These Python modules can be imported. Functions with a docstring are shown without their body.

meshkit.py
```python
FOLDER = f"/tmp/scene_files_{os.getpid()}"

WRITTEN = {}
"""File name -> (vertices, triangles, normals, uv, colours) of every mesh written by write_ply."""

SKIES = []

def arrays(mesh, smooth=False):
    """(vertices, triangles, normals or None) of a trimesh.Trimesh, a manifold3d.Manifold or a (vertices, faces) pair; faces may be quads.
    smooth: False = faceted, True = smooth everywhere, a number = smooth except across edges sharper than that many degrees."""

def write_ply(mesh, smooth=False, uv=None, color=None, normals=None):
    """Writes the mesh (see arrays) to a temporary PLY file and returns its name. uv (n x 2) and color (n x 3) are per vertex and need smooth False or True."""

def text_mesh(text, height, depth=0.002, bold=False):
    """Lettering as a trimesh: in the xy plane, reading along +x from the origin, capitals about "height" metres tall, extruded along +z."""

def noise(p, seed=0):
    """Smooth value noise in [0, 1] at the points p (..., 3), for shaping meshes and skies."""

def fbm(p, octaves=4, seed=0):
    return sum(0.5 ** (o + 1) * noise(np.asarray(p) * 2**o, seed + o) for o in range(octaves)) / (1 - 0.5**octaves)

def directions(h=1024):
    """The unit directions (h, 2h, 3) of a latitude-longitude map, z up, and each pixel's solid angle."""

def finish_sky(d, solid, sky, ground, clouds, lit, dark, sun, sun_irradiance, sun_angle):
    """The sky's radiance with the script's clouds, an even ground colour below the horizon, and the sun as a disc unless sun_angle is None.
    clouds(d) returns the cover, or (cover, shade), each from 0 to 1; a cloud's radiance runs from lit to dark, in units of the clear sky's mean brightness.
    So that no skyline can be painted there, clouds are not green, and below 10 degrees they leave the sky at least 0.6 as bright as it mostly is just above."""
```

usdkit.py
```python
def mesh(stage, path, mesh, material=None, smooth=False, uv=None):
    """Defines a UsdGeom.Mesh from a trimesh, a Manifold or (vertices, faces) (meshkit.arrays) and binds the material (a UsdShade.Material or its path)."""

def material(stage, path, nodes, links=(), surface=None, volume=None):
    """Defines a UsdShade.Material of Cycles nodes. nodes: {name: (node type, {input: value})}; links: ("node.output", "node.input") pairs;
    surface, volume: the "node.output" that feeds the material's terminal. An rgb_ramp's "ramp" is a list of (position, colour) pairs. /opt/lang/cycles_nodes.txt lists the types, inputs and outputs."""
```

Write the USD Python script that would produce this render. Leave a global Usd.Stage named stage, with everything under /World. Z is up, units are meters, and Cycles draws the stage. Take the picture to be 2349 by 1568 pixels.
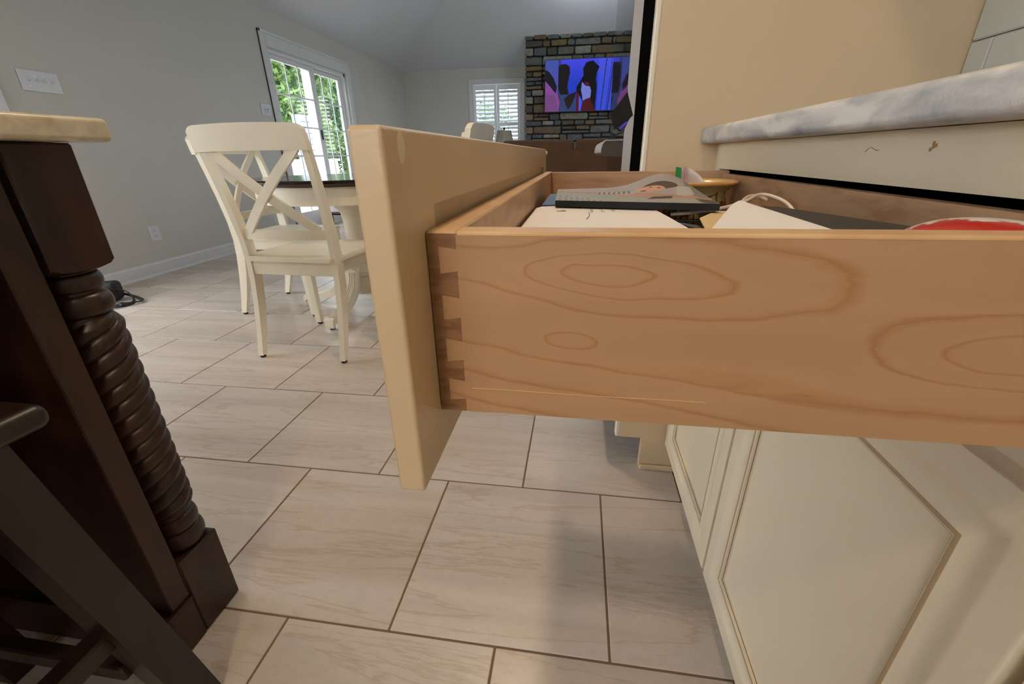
import math, random
import numpy as np, trimesh, shapely
from shapely import affinity
from shapely.geometry import Polygon, box as sbox
from trimesh.creation import extrude_polygon
import meshkit, usdkit
from pxr import Gf, Sdf, Usd, UsdGeom, UsdLux, UsdShade, Vt

rnd = random.Random(7)
PI = math.pi
stage = Usd.Stage.CreateInMemory()
UsdGeom.SetStageUpAxis(stage, UsdGeom.Tokens.z)
UsdGeom.SetStageMetersPerUnit(stage, 1.0)
UsdGeom.Xform.Define(stage, '/World')

# ------------------------------------------------------------------ camera, sky, sun, lamps, exposure
H = 0.868
YAW, PITCH, ROLL, FPX = -0.150941, 0.409562, 0.0162975, 984.85
cy, sy, cp, sp = math.cos(YAW), math.sin(YAW), math.cos(PITCH), math.sin(PITCH)
fw = np.array([sy * cp, cy * cp, -sp]); rt0 = np.array([cy, -sy, 0.0]); dn0 = np.cross(fw, rt0)
rt = rt0 * math.cos(ROLL) + dn0 * math.sin(ROLL); dn = -rt0 * math.sin(ROLL) + dn0 * math.cos(ROLL)
cam = UsdGeom.Camera.Define(stage, '/World/camera')
m4 = Gf.Matrix4d(*[float(x) for r, e in ((rt, 0), (-dn, 0), (-fw, 0), ((0, 0, H), 1)) for x in (*r, e)])
UsdGeom.Xformable(cam).AddTransformOp().Set(m4)
cam.CreateHorizontalApertureAttr(36.0); cam.CreateVerticalApertureAttr(36.0 * 1568 / 2349)
cam.CreateFocalLengthAttr(36.0 * FPX / 2349)
cam.CreateClippingRangeAttr(Gf.Vec2f(0.02, 300))
cam.CreateExposureAttr(0.0)

sky = UsdLux.DomeLight.Define(stage, '/World/sky')
sky.CreateColorAttr(Gf.Vec3f(0.93, 0.955, 1.0)); sky.CreateIntensityAttr(2.35)
sun = UsdLux.DistantLight.Define(stage, '/World/sun')
sun.CreateAngleAttr(2.0); sun.CreateColorAttr(Gf.Vec3f(1.0, 0.95, 0.85)); sun.CreateIntensityAttr(2.6)
UsdGeom.Xformable(sun).AddRotateXYZOp().Set(Gf.Vec3f(8, 38, 0))     # high, from over the house towards the garden

WARM, COOL = (1.0, 0.78, 0.55), (0.82, 0.92, 1.0)
UNSEEN_LAMPS = [  # x, y, z, watts-like intensity, colour, radius
    (-0.24, 1.42, 2.355, 205, WARM, 0.075),
    (-0.24, -0.75, 2.355, 225, WARM, 0.075),
    (-2.2, 0.0, 2.355, 20, WARM, 0.075),
    (-0.7, 5.4, 2.85, 9, COOL, 0.16),
    (1.6, 4.9, 2.72, 20, COOL, 0.16),
    (0.0, 7.2, 2.95, 18, COOL, 0.16),
]

# ------------------------------------------------------------------ helpers
COUNT = {}


def numbered(parent, name):
    k = (parent, name)
    n = COUNT.get(k, 0)
    COUNT[k] = n + 1
    return name if n == 0 else f'{name}_{n:03d}'


def tag(p, label=None, cat=None, group=None, kind=None):
    p = p.GetPrim() if hasattr(p, 'GetPrim') else p
    for k, v in (('label', label), ('category', cat), ('group', group), ('kind', kind)):
        if v:
            p.SetCustomDataByKey(k, v)
    return p


def thing(name, label, cat, loc=(0, 0, 0), rotz=0, group=None, kind=None):
    x = UsdGeom.Xform.Define(stage, '/World/' + numbered('/World', name))
    x.AddTranslateOp().Set(Gf.Vec3d(*map(float, loc)))
    x.AddRotateZOp().Set(float(rotz))
    return tag(x, label, cat, group, kind)


def holder(name, parent):
    return UsdGeom.Xform.Define(stage, f'{parent.GetPath()}/{numbered(str(parent.GetPath()), name)}').GetPrim()


def cat_mesh(*ms):
    out = []
    for m in ms:
        if isinstance(m, (list, tuple)) and len(m) and not isinstance(m[0], np.ndarray):
            out += list(m)
        else:
            out.append(m)
    return trimesh.util.concatenate(out) if len(out) > 1 else out[0]


def obj(name, mesh, material, parent=None, smooth=30, uv=None, col=None, label=None, loc=None):
    base = '/World' if parent is None else str(parent.GetPath())
    if isinstance(mesh, (list, tuple)) and not isinstance(mesh[0], np.ndarray):
        mesh = cat_mesh(*mesh)
    if col is not None:
        smooth = True if smooth else False
    if uv is not None:
        smooth = False
    m = usdkit.mesh(stage, f'{base}/{numbered(base, name)}', mesh, M[material] if isinstance(material, str) else material, smooth=smooth, uv=uv)
    if col is not None:
        UsdGeom.PrimvarsAPI(m).CreatePrimvar('col', Sdf.ValueTypeNames.Color3fArray, 'vertex').Set(Vt.Vec3fArray.FromNumpy(np.asarray(col, np.float32)))
    if loc is not None:
        m.AddTranslateOp().Set(Gf.Vec3d(*map(float, loc)))
    if label:
        m.GetPrim().SetCustomDataByKey('label', label)
    return m.GetPrim()


def struct(name, mesh, material, smooth=30, label=None, parent=None):
    o = obj(name, mesh, material, parent, smooth)
    return tag(o, label, None, None, 'structure')


def dup(src, name, label, cat, loc, rotz, group=None):
    r = thing(name, label, cat, loc, rotz, group)
    r.GetReferences().AddInternalReference(src.GetPath())
    r.SetInstanceable(True)
    # own transform and data stay stronger than the reference
    return r


def bx(x0, x1, y0, y1, z0, z1):
    m = trimesh.creation.box([x1 - x0, y1 - y0, z1 - z0])
    m.apply_translation([(x0 + x1) / 2, (y0 + y1) / 2, (z0 + z1) / 2])
    return m


def cb(x0, x1, y0, y1, z0, z1, c=0.003):
    """box with chamfered edges"""
    c = min(c, (x1 - x0) / 2.01, (y1 - y0) / 2.01, (z1 - z0) / 2.01)
    p = []
    for sx in (0, 1):
        for sy_ in (0, 1):
            for sz in (0, 1):
                X, Y, Z = (x0, x1)[sx], (y0, y1)[sy_], (z0, z1)[sz]
                dx, dy, dz = (c if not sx else -c), (c if not sy_ else -c), (c if not sz else -c)
                p += [(X, Y + dy, Z + dz), (X + dx, Y, Z + dz), (X + dx, Y + dy, Z)]
    return trimesh.convex.convex_hull(np.array(p))


def rb(x0, x1, y0, y1, z0, z1, r=0.006, n=2):
    """box with rounded edges"""
    s = trimesh.creation.icosphere(n, r).vertices
    p = [s + np.array([(x0 + r, x1 - r)[i], (y0 + r, y1 - r)[j], (z0 + r, z1 - r)[k]]) for i in (0, 1) for j in (0, 1) for k in (0, 1)]
    return trimesh.convex.convex_hull(np.vstack(p))


def cyl(p0, p1, r, r1=None, n=20):
    p0, p1 = np.array(p0, float), np.array(p1, float)
    return tube([p0, p1], [r, r if r1 is None else r1], n)


def tube(path, rad, n=10, flat=1.0, closed=False):
    """swept tube along points; flat squeezes it in its second direction"""
    P = np.array(path, float)
    R = np.broadcast_to(np.asarray(rad, float), (len(P),))
    T = np.gradient(P, axis=0) if len(P) > 2 else np.array([P[1] - P[0]] * 2)
    T /= np.linalg.norm(T, axis=1, keepdims=True) + 1e-12
    a = np.cross(T[0], [0, 0, 1.0])
    if np.linalg.norm(a) < 1e-3:
        a = np.array([1.0, 0, 0])
    a /= np.linalg.norm(a)
    V = []
    ang = np.linspace(0, 2 * PI, n, endpoint=False)
    for i in range(len(P)):
        a = a - T[i] * np.dot(a, T[i]); a /= np.linalg.norm(a) + 1e-12
        b = np.cross(T[i], a)
        V.append(P[i] + R[i] * (np.cos(ang)[:, None] * a + flat * np.sin(ang)[:, None] * b))
    V = np.vstack(V); F = []
    k = len(P)
    for i in range(k - 1):
        for j in range(n):
            q = (j + 1) % n
            F += [(i * n + j, i * n + q, (i + 1) * n + q), (i * n + j, (i + 1) * n + q, (i + 1) * n + j)]
    c0, c1 = len(V), len(V) + 1
    V = np.vstack([V, P[0], P[-1]])
    for j in range(n):
        q = (j + 1) % n
        F += [(c0, q, j), (c1, (k - 1) * n + j, (k - 1) * n + q)]
    m = trimesh.Trimesh(V, np.array(F), process=False)
    m.fix_normals()
    return m


def lathe(prof, n=32, centre=(0, 0, 0)):
    """prof: (r, z) from the bottom up; closed at the axis"""
    prof = [(max(r, 1e-4), z) for r, z in prof]
    ang = np.linspace(0, 2 * PI, n, endpoint=False)
    V = np.array([(r * math.cos(a), r * math.sin(a), z) for r, z in prof for a in ang])
    F = []
    for i in range(len(prof) - 1):
        for j in range(n):
            q = (j + 1) % n
            F += [(i * n + j, i * n + q, (i + 1) * n + q), (i * n + j, (i + 1) * n + q, (i + 1) * n + j)]
    c0, c1 = len(V), len(V) + 1
    V = np.vstack([V, [0, 0, prof[0][1]], [0, 0, prof[-1][1]]])
    for j in range(n):
        q = (j + 1) % n
        F += [(c0, q, j), (c1, (len(prof) - 1) * n + j, (len(prof) - 1) * n + q)]
    m = trimesh.Trimesh(V + np.array(centre), np.array(F), process=False)
    return m


def prism(pts, axis, a0, a1):
    """polygon extruded along an axis. axis 'y': pts are (x,z); 'x': (y,z); 'z': (x,y)"""
    poly = pts if isinstance(pts, Polygon) else Polygon(pts)
    m = extrude_polygon(poly, a1 - a0, engine='earcut')
    v = m.vertices.copy()
    if axis == 'z':
        v[:, 2] += a0
    elif axis == 'y':
        v = np.stack([v[:, 0], v[:, 2] + a0, v[:, 1]], 1)
    else:
        v = np.stack([v[:, 2] + a0, v[:, 0], v[:, 1]], 1)
    m = trimesh.Trimesh(v, m.faces, process=True)
    m.fix_normals()
    return m


def grid(fn, nu, nv, thick=0.0):
    """surface fn(u,v)->xyz arrays; returns mesh, u, v per vertex. thick>0 gives it a back (offset in -z) and rim"""
    u, v = np.meshgrid(np.linspace(0, 1, nu), np.linspace(0, 1, nv), indexing='ij')
    P = np.stack(fn(u, v), -1).reshape(-1, 3)
    idx = np.arange(nu * nv).reshape(nu, nv)
    a, b, c, d = idx[:-1, :-1].ravel(), idx[1:, :-1].ravel(), idx[1:, 1:].ravel(), idx[:-1, 1:].ravel()
    F = np.vstack([np.stack([a, b, c], 1), np.stack([a, c, d], 1)])
    if thick:
        n = nu * nv
        rim = np.concatenate([idx[:, 0], idx[-1, 1:], idx[-2::-1, -1], idx[0, -2:0:-1]])
        nx = np.roll(rim, -1)
        F = np.vstack([F, F[:, ::-1] + n, np.stack([rim, rim + n, nx + n], 1), np.stack([rim, nx + n, nx], 1)])
        P = np.vstack([P, P - np.array([0, 0, thick])])
        u = np.concatenate([u.ravel()] * 2); v = np.concatenate([v.ravel()] * 2)
    return trimesh.Trimesh(P, F, process=False), u.ravel(), v.ravel()


def moved(m, t=(0, 0, 0), rz=0, rx=0, ry=0):
    m = m.copy()
    R = trimesh.transformations.euler_matrix(rx, ry, rz)
    m.apply_transform(R)
    m.apply_translation(t)
    return m


def srgb(*c):
    c = np.array(c, float) / 255.0
    return tuple(np.where(c <= 0.04045, c / 12.92, ((c + 0.055) / 1.055) ** 2.4))


def inside(poly, x, y):
    return shapely.contains_xy(Polygon(poly).buffer(0), x, y)


# ------------------------------------------------------------------ materials
M = {}
UsdGeom.Scope.Define(stage, '/World/Looks')


def mat(name, col, rough=0.5, var=0.0, scale=(20, 20, 20), detail=4, col2=None, bump=0.0, bscale=200, metal=0.0, spec=0.5, lo=0.35, hi=0.65, extra=None, distort=0.0, offset=(0, 0, 0), obj_space=False, rot=(0, 0, 0)):
    """painted, stone or wood surface: two tones mixed by a stretched noise, optional fine bump"""
    col = np.array(col, float)
    if col2 is None:
        col2 = col * (1 - var) if var else None
    nodes = {'p': ('principled_bsdf', {'roughness': rough, 'metallic': metal, 'specular_ior_level': spec, **(extra or {})})}
    links = []
    nodes['g'] = ('texture_coordinate', {}) if obj_space else ('geometry', {})
    src = 'g.object' if obj_space else 'g.position'
    if col2 is not None:
        nodes['mp'] = ('mapping', {'scale': scale, 'location': offset, 'rotation': rot})
        nodes['n'] = ('noise_texture', {'scale': 1.0, 'detail': detail, 'distortion': distort})
        nodes['r'] = ('rgb_ramp', {'ramp': [(0, col), (lo, col), (hi, col2), (1, col2)]})
        links += [(src, 'mp.vector'), ('mp.vector', 'n.vector'), ('n.fac', 'r.fac'), ('r.color', 'p.base_color')]
    else:
        nodes['p'][1]['base_color'] = tuple(col)
    if bump:
        nodes['bn'] = ('noise_texture', {'scale': bscale, 'detail': 3})
        nodes['b'] = ('bump', {'strength': bump, 'distance': 0.002})
        links += [(src, 'bn.vector'), ('bn.fac', 'b.height'), ('b.normal', 'p.normal')]
    M[name] = usdkit.material(stage, '/World/Looks/' + name, nodes, links, surface='p.BSDF')
    return M[name]


def vcol(name, rough=0.5, emit=0.0, spec=0.5):
    nodes = {'a': ('attribute', {'attribute': 'col'}), 'p': ('principled_bsdf', {'roughness': rough, 'specular_ior_level': spec})}
    links = [('a.color', 'p.base_color')]
    if emit:
        nodes['p'][1]['emission_strength'] = emit
        nodes['p'][1]['base_color'] = (0.01, 0.01, 0.01)
        links = [('a.color', 'p.emission_color')]
    M[name] = usdkit.material(stage, '/World/Looks/' + name, nodes, links, surface='p.BSDF')


WALL = srgb(194, 193, 186)
mat('wall_paint', WALL, 0.75, 0.04, (1.5, 1.5, 1.5), bump=0.05, bscale=150)
mat('ceiling_paint', srgb(204, 207, 214), 0.85, 0.03, (1, 1, 1))
mat('trim_white', srgb(206, 208, 208), 0.4, 0.03, (6, 6, 6))
mat('door_white', srgb(214, 216, 218), 0.35)
mat('muntin_white', srgb(235, 240, 245), 0.4)
CREAM = srgb(222, 208, 176)
mat('cream_paint', CREAM, 0.38, 0.05, (5, 5, 5), bump=0.04, bscale=400)
mat('cabinet_paint', srgb(229, 216, 188), 0.35, 0.04, (4, 4, 4), bump=0.03, bscale=300)
mat('glaze_band', srgb(176, 152, 112), 0.5)
mat('cabinet_glaze', srgb(140, 112, 72), 0.5, 0.2, (30, 30, 30))
mat('panel_cream', srgb(221, 196, 158), 0.45, 0.03, (3, 3, 3))
mat('front_cream', srgb(211, 184, 144), 0.36, 0.07, (9, 9, 9), bump=0.06, bscale=500)
mat('chair_cream', srgb(241, 231, 208), 0.35, 0.04, (8, 8, 8))
mat('chair_glide', (0.012, 0.011, 0.01), 0.5)
mat('interior_shade_black', (0.006, 0.005, 0.004), 0.9, spec=0.1)  # near-black colour stands in for shade inside the cabinets and island
mat('maple', srgb(205, 160, 112), 0.42, col2=srgb(186, 136, 88), scale=(3, 14, 45), distort=1.2, lo=0.4, hi=0.75, bump=0.03, bscale=300)
mat('maple_far', srgb(198, 160, 122), 0.45, col2=srgb(176, 132, 94), scale=(5, 14, 60), distort=1.0, lo=0.42, hi=0.72)
mat('maple_edge', srgb(222, 182, 132), 0.4, col2=srgb(204, 160, 108), scale=(20, 20, 20))
mat('maple_end', srgb(150, 108, 70), 0.55, col2=srgb(128, 88, 54), scale=(60, 60, 220), lo=0.4, hi=0.6)
mat('maple_bottom', srgb(190, 150, 108), 0.5, 0.1, (6, 30, 6))
mat('walnut', srgb(58, 31, 16), 0.38, col2=srgb(37, 19, 9), scale=(14, 14, 3), distort=1.0, lo=0.35, hi=0.7)
mat('walnut_stool', srgb(43, 28, 19), 0.36, col2=srgb(31, 20, 14), scale=(16, 16, 4), distort=1.0)
mat('table_dark', srgb(46, 20, 14), 0.12, col2=srgb(32, 13, 9), scale=(4, 18, 10))
mat('granite_island', srgb(222, 210, 188), 0.3, col2=srgb(186, 172, 144), scale=(22, 30, 26), detail=6, lo=0.35, hi=0.72, distort=0.8, bump=0.1, bscale=250)
mat('granite_white', srgb(212, 209, 204), 0.4, col2=srgb(128, 137, 143), scale=(15, 11, 26), detail=7, lo=0.40, hi=0.70, distort=0.5, bump=0.35, bscale=160)
mat('grout', srgb(132, 106, 86), 0.9, 0.1, (30, 30, 30))
mat('slab', srgb(150, 135, 120), 0.9)
mat('black_gasket', (0.0015, 0.0015, 0.0015), 0.8, spec=0.08)
mat('pocket_dark', (0.010, 0.006, 0.004), 0.6, spec=0.06)
mat('steel', srgb(190, 188, 184), 0.32, metal=1.0)
mat('steel_edge', srgb(176, 174, 170), 0.4, metal=0.3)
mat('black_glass', (0.010, 0.010, 0.012), 0.03)
mat('handle_reflected_brown', (0.05, 0.028, 0.014), 0.35)  # brown of the mirrored sofa put into the handle colour
mat('tile_white', srgb(206, 208, 200), 0.25, 0.03, (4, 4, 4))
mat('wallplate', srgb(205, 208, 212), 0.35)
mat('slot_dark', (0.03, 0.03, 0.03), 0.6)
mat('mortar', (0.018, 0.016, 0.014), 0.95)
STONES = [(104, 104, 98), (86, 90, 94), (128, 112, 88), (108, 92, 70), (138, 134, 122), (84, 76, 64), (120, 100, 66), (96, 100, 100)]
for i, c in enumerate(STONES):
    c = np.array(srgb(*c))
    mat(f'stone_{i}', c * 0.85, 0.85, col2=c * 0.45, scale=(14, 14, 22), detail=5, lo=0.3, hi=0.75, bump=0.6, bscale=60, offset=(i * 3.1, 0, 0))
mat('sofa_fabric', srgb(104, 74, 50), 0.9, 0.18, (6, 6, 6), bump=0.2, bscale=500)
mat('lamp_shade', srgb(140, 132, 118), 0.8, 0.05, (30, 30, 30))
mat('bronze', srgb(48, 38, 30), 0.4, metal=0.6)
mat('paper', srgb(240, 230, 220), 0.7, 0.04, (12, 12, 12))
mat('paper_white', srgb(248, 243, 240), 0.65, 0.02, (20, 20, 20))
mat('manila', srgb(232, 200, 150), 0.7, 0.05, (12, 12, 12))
mat('ink', srgb(150, 144, 140), 0.7)
mat('stain', srgb(170, 138, 88), 0.8)
mat('rubber', (0.008, 0.008, 0.008), 0.75)
mat('wire_black', (0.012, 0.012, 0.012), 0.35)
mat('folder_black', srgb(60, 56, 52), 0.6, 0.12, (14, 14, 14))
mat('cable_white', srgb(226, 210, 186), 0.4)
mat('cable_black', (0.02, 0.02, 0.022), 0.4)
mat('silver_edge', srgb(150, 140, 130), 0.35, metal=0.8)
mat('red_plastic', srgb(196, 30, 18), 0.3, 0.15, (20, 20, 20))
mat('white_plastic', srgb(228, 220, 212), 0.45, 0.06, (25, 25, 25))
mat('blue_card', srgb(70, 100, 140), 0.5)
mat('rim_glaze', srgb(214, 168, 100), 0.25, 0.2, (40, 40, 40))
mat('bag_green', srgb(30, 140, 70), 0.4)
mat('bag_pink', srgb(206, 150, 176), 0.4)
mat('bag_film', srgb(226, 216, 208), 0.25, extra={'alpha': 0.8})
mat('clear_bumper', srgb(222, 212, 190), 0.2)
mat('glue_mark', srgb(226, 206, 166), 0.15)
mat('scratch', srgb(140, 132, 118), 0.6)
mat('brass', srgb(170, 140, 80), 0.35, metal=0.8)
mat('strap', (0.010, 0.010, 0.011), 0.6)
mat('box_white', srgb(206, 200, 194), 0.5, 0.05, (5, 5, 5))
mat('grass', srgb(116, 128, 96), 0.9, 0.35, (2, 2, 2))
mat('deck_white', srgb(236, 240, 244), 0.5)
mat('deck_board', srgb(176, 172, 164), 0.7, 0.1, (2, 20, 2))
mat('siding', srgb(140, 150, 154), 0.6, 0.04, (2, 2, 2))
mat('bark', srgb(92, 78, 62), 0.9, 0.3, (12, 12, 3))
for i, (c, t) in enumerate([((124, 172, 122), (176, 210, 130)), ((104, 156, 126), (146, 190, 138)), ((84, 136, 112), (112, 164, 124))]):
    c1, c2 = srgb(*c), srgb(*t)
    M[f'leaf_{i}'] = usdkit.material(stage, f'/World/Looks/leaf_{i}', {
        'g': ('geometry', {}), 'n': ('noise_texture', {'scale': 3.0, 'detail': 3}), 'r': ('rgb_ramp', {'ramp': [(0.3, np.array(c1) * 0.4), (0.7, np.array(c2) * .82)]}),
        'd': ('principled_bsdf', {'roughness': 0.55}), 't': ('translucent_bsdf', {}), 'm': ('mix_closure', {'fac': 0.35})},
        [('g.position', 'n.vector'), ('n.fac', 'r.fac'), ('r.color', 'd.base_color'), ('r.color', 't.color'), ('d.BSDF', 'm.closure1'), ('t.BSDF', 'm.closure2')], surface='m.closure')
vcol('screen_print', 0.3, emit=0.7, spec=0.08)
vcol('matte_print', 0.55)
vcol('bowl_print', 0.25)
M['pane'] = usdkit.material(stage, '/World/Looks/pane', {'f': ('layer_weight', {'blend': 0.5}), 'pw': ('math', {'math_type': 'power', 'value2': 5.0}), 'ma': ('math', {'math_type': 'multiply_add', 'value2': 0.9, 'value3': 0.04}), 't': ('transparent_bsdf', {'color': (0.95, 0.95, 0.96)}), 'g': ('glossy_bsdf', {'color': (1, 1, 1), 'roughness': 0.02}), 'm': ('mix_closure', {})},
                            [('f.facing', 'pw.value1'), ('pw.value', 'ma.value1'), ('ma.value', 'm.fac'), ('t.BSDF', 'm.closure1'), ('g.BSDF', 'm.closure2')], surface='m.closure')
M['lens_warm'] = usdkit.material(stage, '/World/Looks/lens_warm', {'p': ('principled_bsdf', {'base_color': (0.8, 0.8, 0.8), 'emission_color': WARM, 'emission_strength': 6.0})}, [], surface='p.BSDF')
M['lens_cool'] = usdkit.material(stage, '/World/Looks/lens_cool', {'p': ('principled_bsdf', {'base_color': (0.8, 0.8, 0.8), 'emission_color': COOL, 'emission_strength': 3.0})}, [], surface='p.BSDF')

# porcelain floor tile with travertine veins along x, in four tones
TILE_TONES = [((207, 196, 184), (196, 182, 168)), ((211, 200, 188), (202, 188, 174)), ((204, 192, 179), (192, 177, 162)), ((208, 197, 185), (195, 183, 171))]
for i, (a, b) in enumerate(TILE_TONES):
    a, b = np.array(srgb(*a)) * 1.03, np.array(srgb(*b)) * 1.02
    M[f'tile_{i}'] = usdkit.material(stage, f'/World/Looks/tile_{i}', {
        'g': ('geometry', {}),
        'm1': ('mapping', {'scale': (0.9, 7.5, 1), 'location': (i * 7.3, i * 3.7, 0), 'rotation': (0, 0, 0.03 * (i - 1.5))}),
        'n1': ('noise_texture', {'scale': 1.0, 'detail': 2.5, 'roughness': 0.45, 'distortion': 0.5}),
        'r1': ('rgb_ramp', {'ramp': [(0.0, a), (0.40, a * 0.99), (0.60, b), (0.74, b * 0.95), (1, a)]}),
        'm2': ('mapping', {'scale': (19, 90, 1), 'location': (i * 2.3, i * 9.1, 0), 'rotation': (0, 0, 0.10)}),
        'n2': ('noise_texture', {'scale': 1.0, 'detail': 6, 'roughness': 0.72, 'distortion': 1.2}),
        'r2': ('rgb_ramp', {'ramp': [(0, (1, 1, 1)), (0.68, (1, 1, 1)), (0.71, (0.84, 0.80, 0.75)), (0.735, (0.50, 0.43, 0.38)), (0.77, (0.8, 0.76, 0.72)), (1, (0.9, 0.88, 0.85))]}),
        'm3': ('mapping', {'scale': (0.9, 8, 1), 'location': (i * 5.3, i * 1.1, 0), 'rotation': (0, 0, -0.06)}),
        'n3': ('noise_texture', {'scale': 1.0, 'detail': 8, 'roughness': 0.6, 'distortion': 0.5}),
        'r3': ('rgb_ramp', {'ramp': [(0, (1, 1, 1)), (0.478, (1, 1, 1)), (0.497, (0.86, 0.80, 0.75)), (0.501, (0.84, 0.78, 0.72)), (0.507, (1.0, 0.99, 0.97)), (1, (1, 1, 1))]}),
        'x': ('mix_color', {'blend_type': 'multiply', 'fac': 0.32}), 'x2': ('mix_color', {'blend_type': 'multiply', 'fac': 0.9}),
        'm4': ('mapping', {'scale': (34, 60, 1), 'location': (i, i, 0)}), 'n4': ('noise_texture', {'scale': 1.0, 'detail': 6, 'roughness': 0.75}),
        'r4': ('rgb_ramp', {'ramp': [(0.28, (0.84, 0.82, 0.80)), (0.42, (0.97, 0.965, 0.96)), (0.56, (1, 1, 1)), (0.74, (1.06, 1.06, 1.06))]}), 'x3': ('mix_color', {'blend_type': 'multiply', 'fac': 1.0, 'use_clamp': False}),
        'bn': ('noise_texture', {'scale': 40.0, 'detail': 3}), 'b': ('bump', {'strength': 0.08, 'distance': 0.002}),
        'p': ('principled_bsdf', {'roughness': 0.29, 'specular_ior_level': 0.55})},
        [('g.position', 'm1.vector'), ('m1.vector', 'n1.vector'), ('n1.fac', 'r1.fac'), ('g.position', 'm2.vector'), ('m2.vector', 'n2.vector'), ('n2.fac', 'r2.fac'),
         ('g.position', 'm3.vector'), ('m3.vector', 'n3.vector'), ('n3.fac', 'r3.fac'),
         ('r1.color', 'x.a'), ('r2.color', 'x.b'), ('x.result', 'x2.a'), ('r3.color', 'x2.b'), ('g.position', 'm4.vector'), ('m4.vector', 'n4.vector'), ('n4.fac', 'r4.fac'), ('x2.result', 'x3.a'), ('r4.color', 'x3.b'), ('x3.result', 'p.base_color'),
         ('g.position', 'bn.vector'), ('bn.fac', 'b.height'), ('b.normal', 'p.normal')], surface='p.BSDF')

# figured maple: growth lines are the contours of a height field stored per vertex (st.x)
M['maple_figured'] = usdkit.material(stage, '/World/Looks/maple_figured', {
    'u': ('uvmap', {'attribute': 'st'}), 's': ('separate_xyz', {}), 'g': ('geometry', {}),
    'mp': ('mapping', {'scale': (22, 22, 140)}), 'n': ('noise_texture', {'scale': 1.0, 'detail': 5}),
    'w': ('math', {'math_type': 'multiply_add', 'value2': 0.24}), 'f': ('math', {'math_type': 'fraction'}),
    'r': ('rgb_ramp', {'ramp': [(0, srgb(204, 158, 114)), (0.40, srgb(206, 160, 116)), (0.50, srgb(188, 134, 86)), (0.53, srgb(198, 148, 102)), (0.64, srgb(205, 159, 115)), (1, srgb(204, 158, 114))]}),
    'mp2': ('mapping', {'scale': (4, 4, 26)}), 'n2': ('noise_texture', {'scale': 1.0, 'detail': 5, 'distortion': 0.6}),
    'r2': ('rgb_ramp', {'ramp': [(0.3, (0.83, 0.835, 0.81)), (0.7, (0.73, 0.715, 0.685))]}),
    'x': ('mix_color', {'blend_type': 'multiply', 'fac': 1.0}), 'p': ('principled_bsdf', {'roughness': 0.4})},
    [('u.UV', 's.vector'), ('g.position', 'mp.vector'), ('mp.vector', 'n.vector'), ('n.fac', 'w.value1'), ('s.x', 'w.value3'), ('w.value', 'f.value1'), ('f.value', 'r.fac'),
     ('g.position', 'mp2.vector'), ('mp2.vector', 'n2.vector'), ('n2.fac', 'r2.fac'), ('r.color', 'x.a'), ('r2.color', 'x.b'), ('x.result', 'p.base_color')], surface='p.BSDF')

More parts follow.
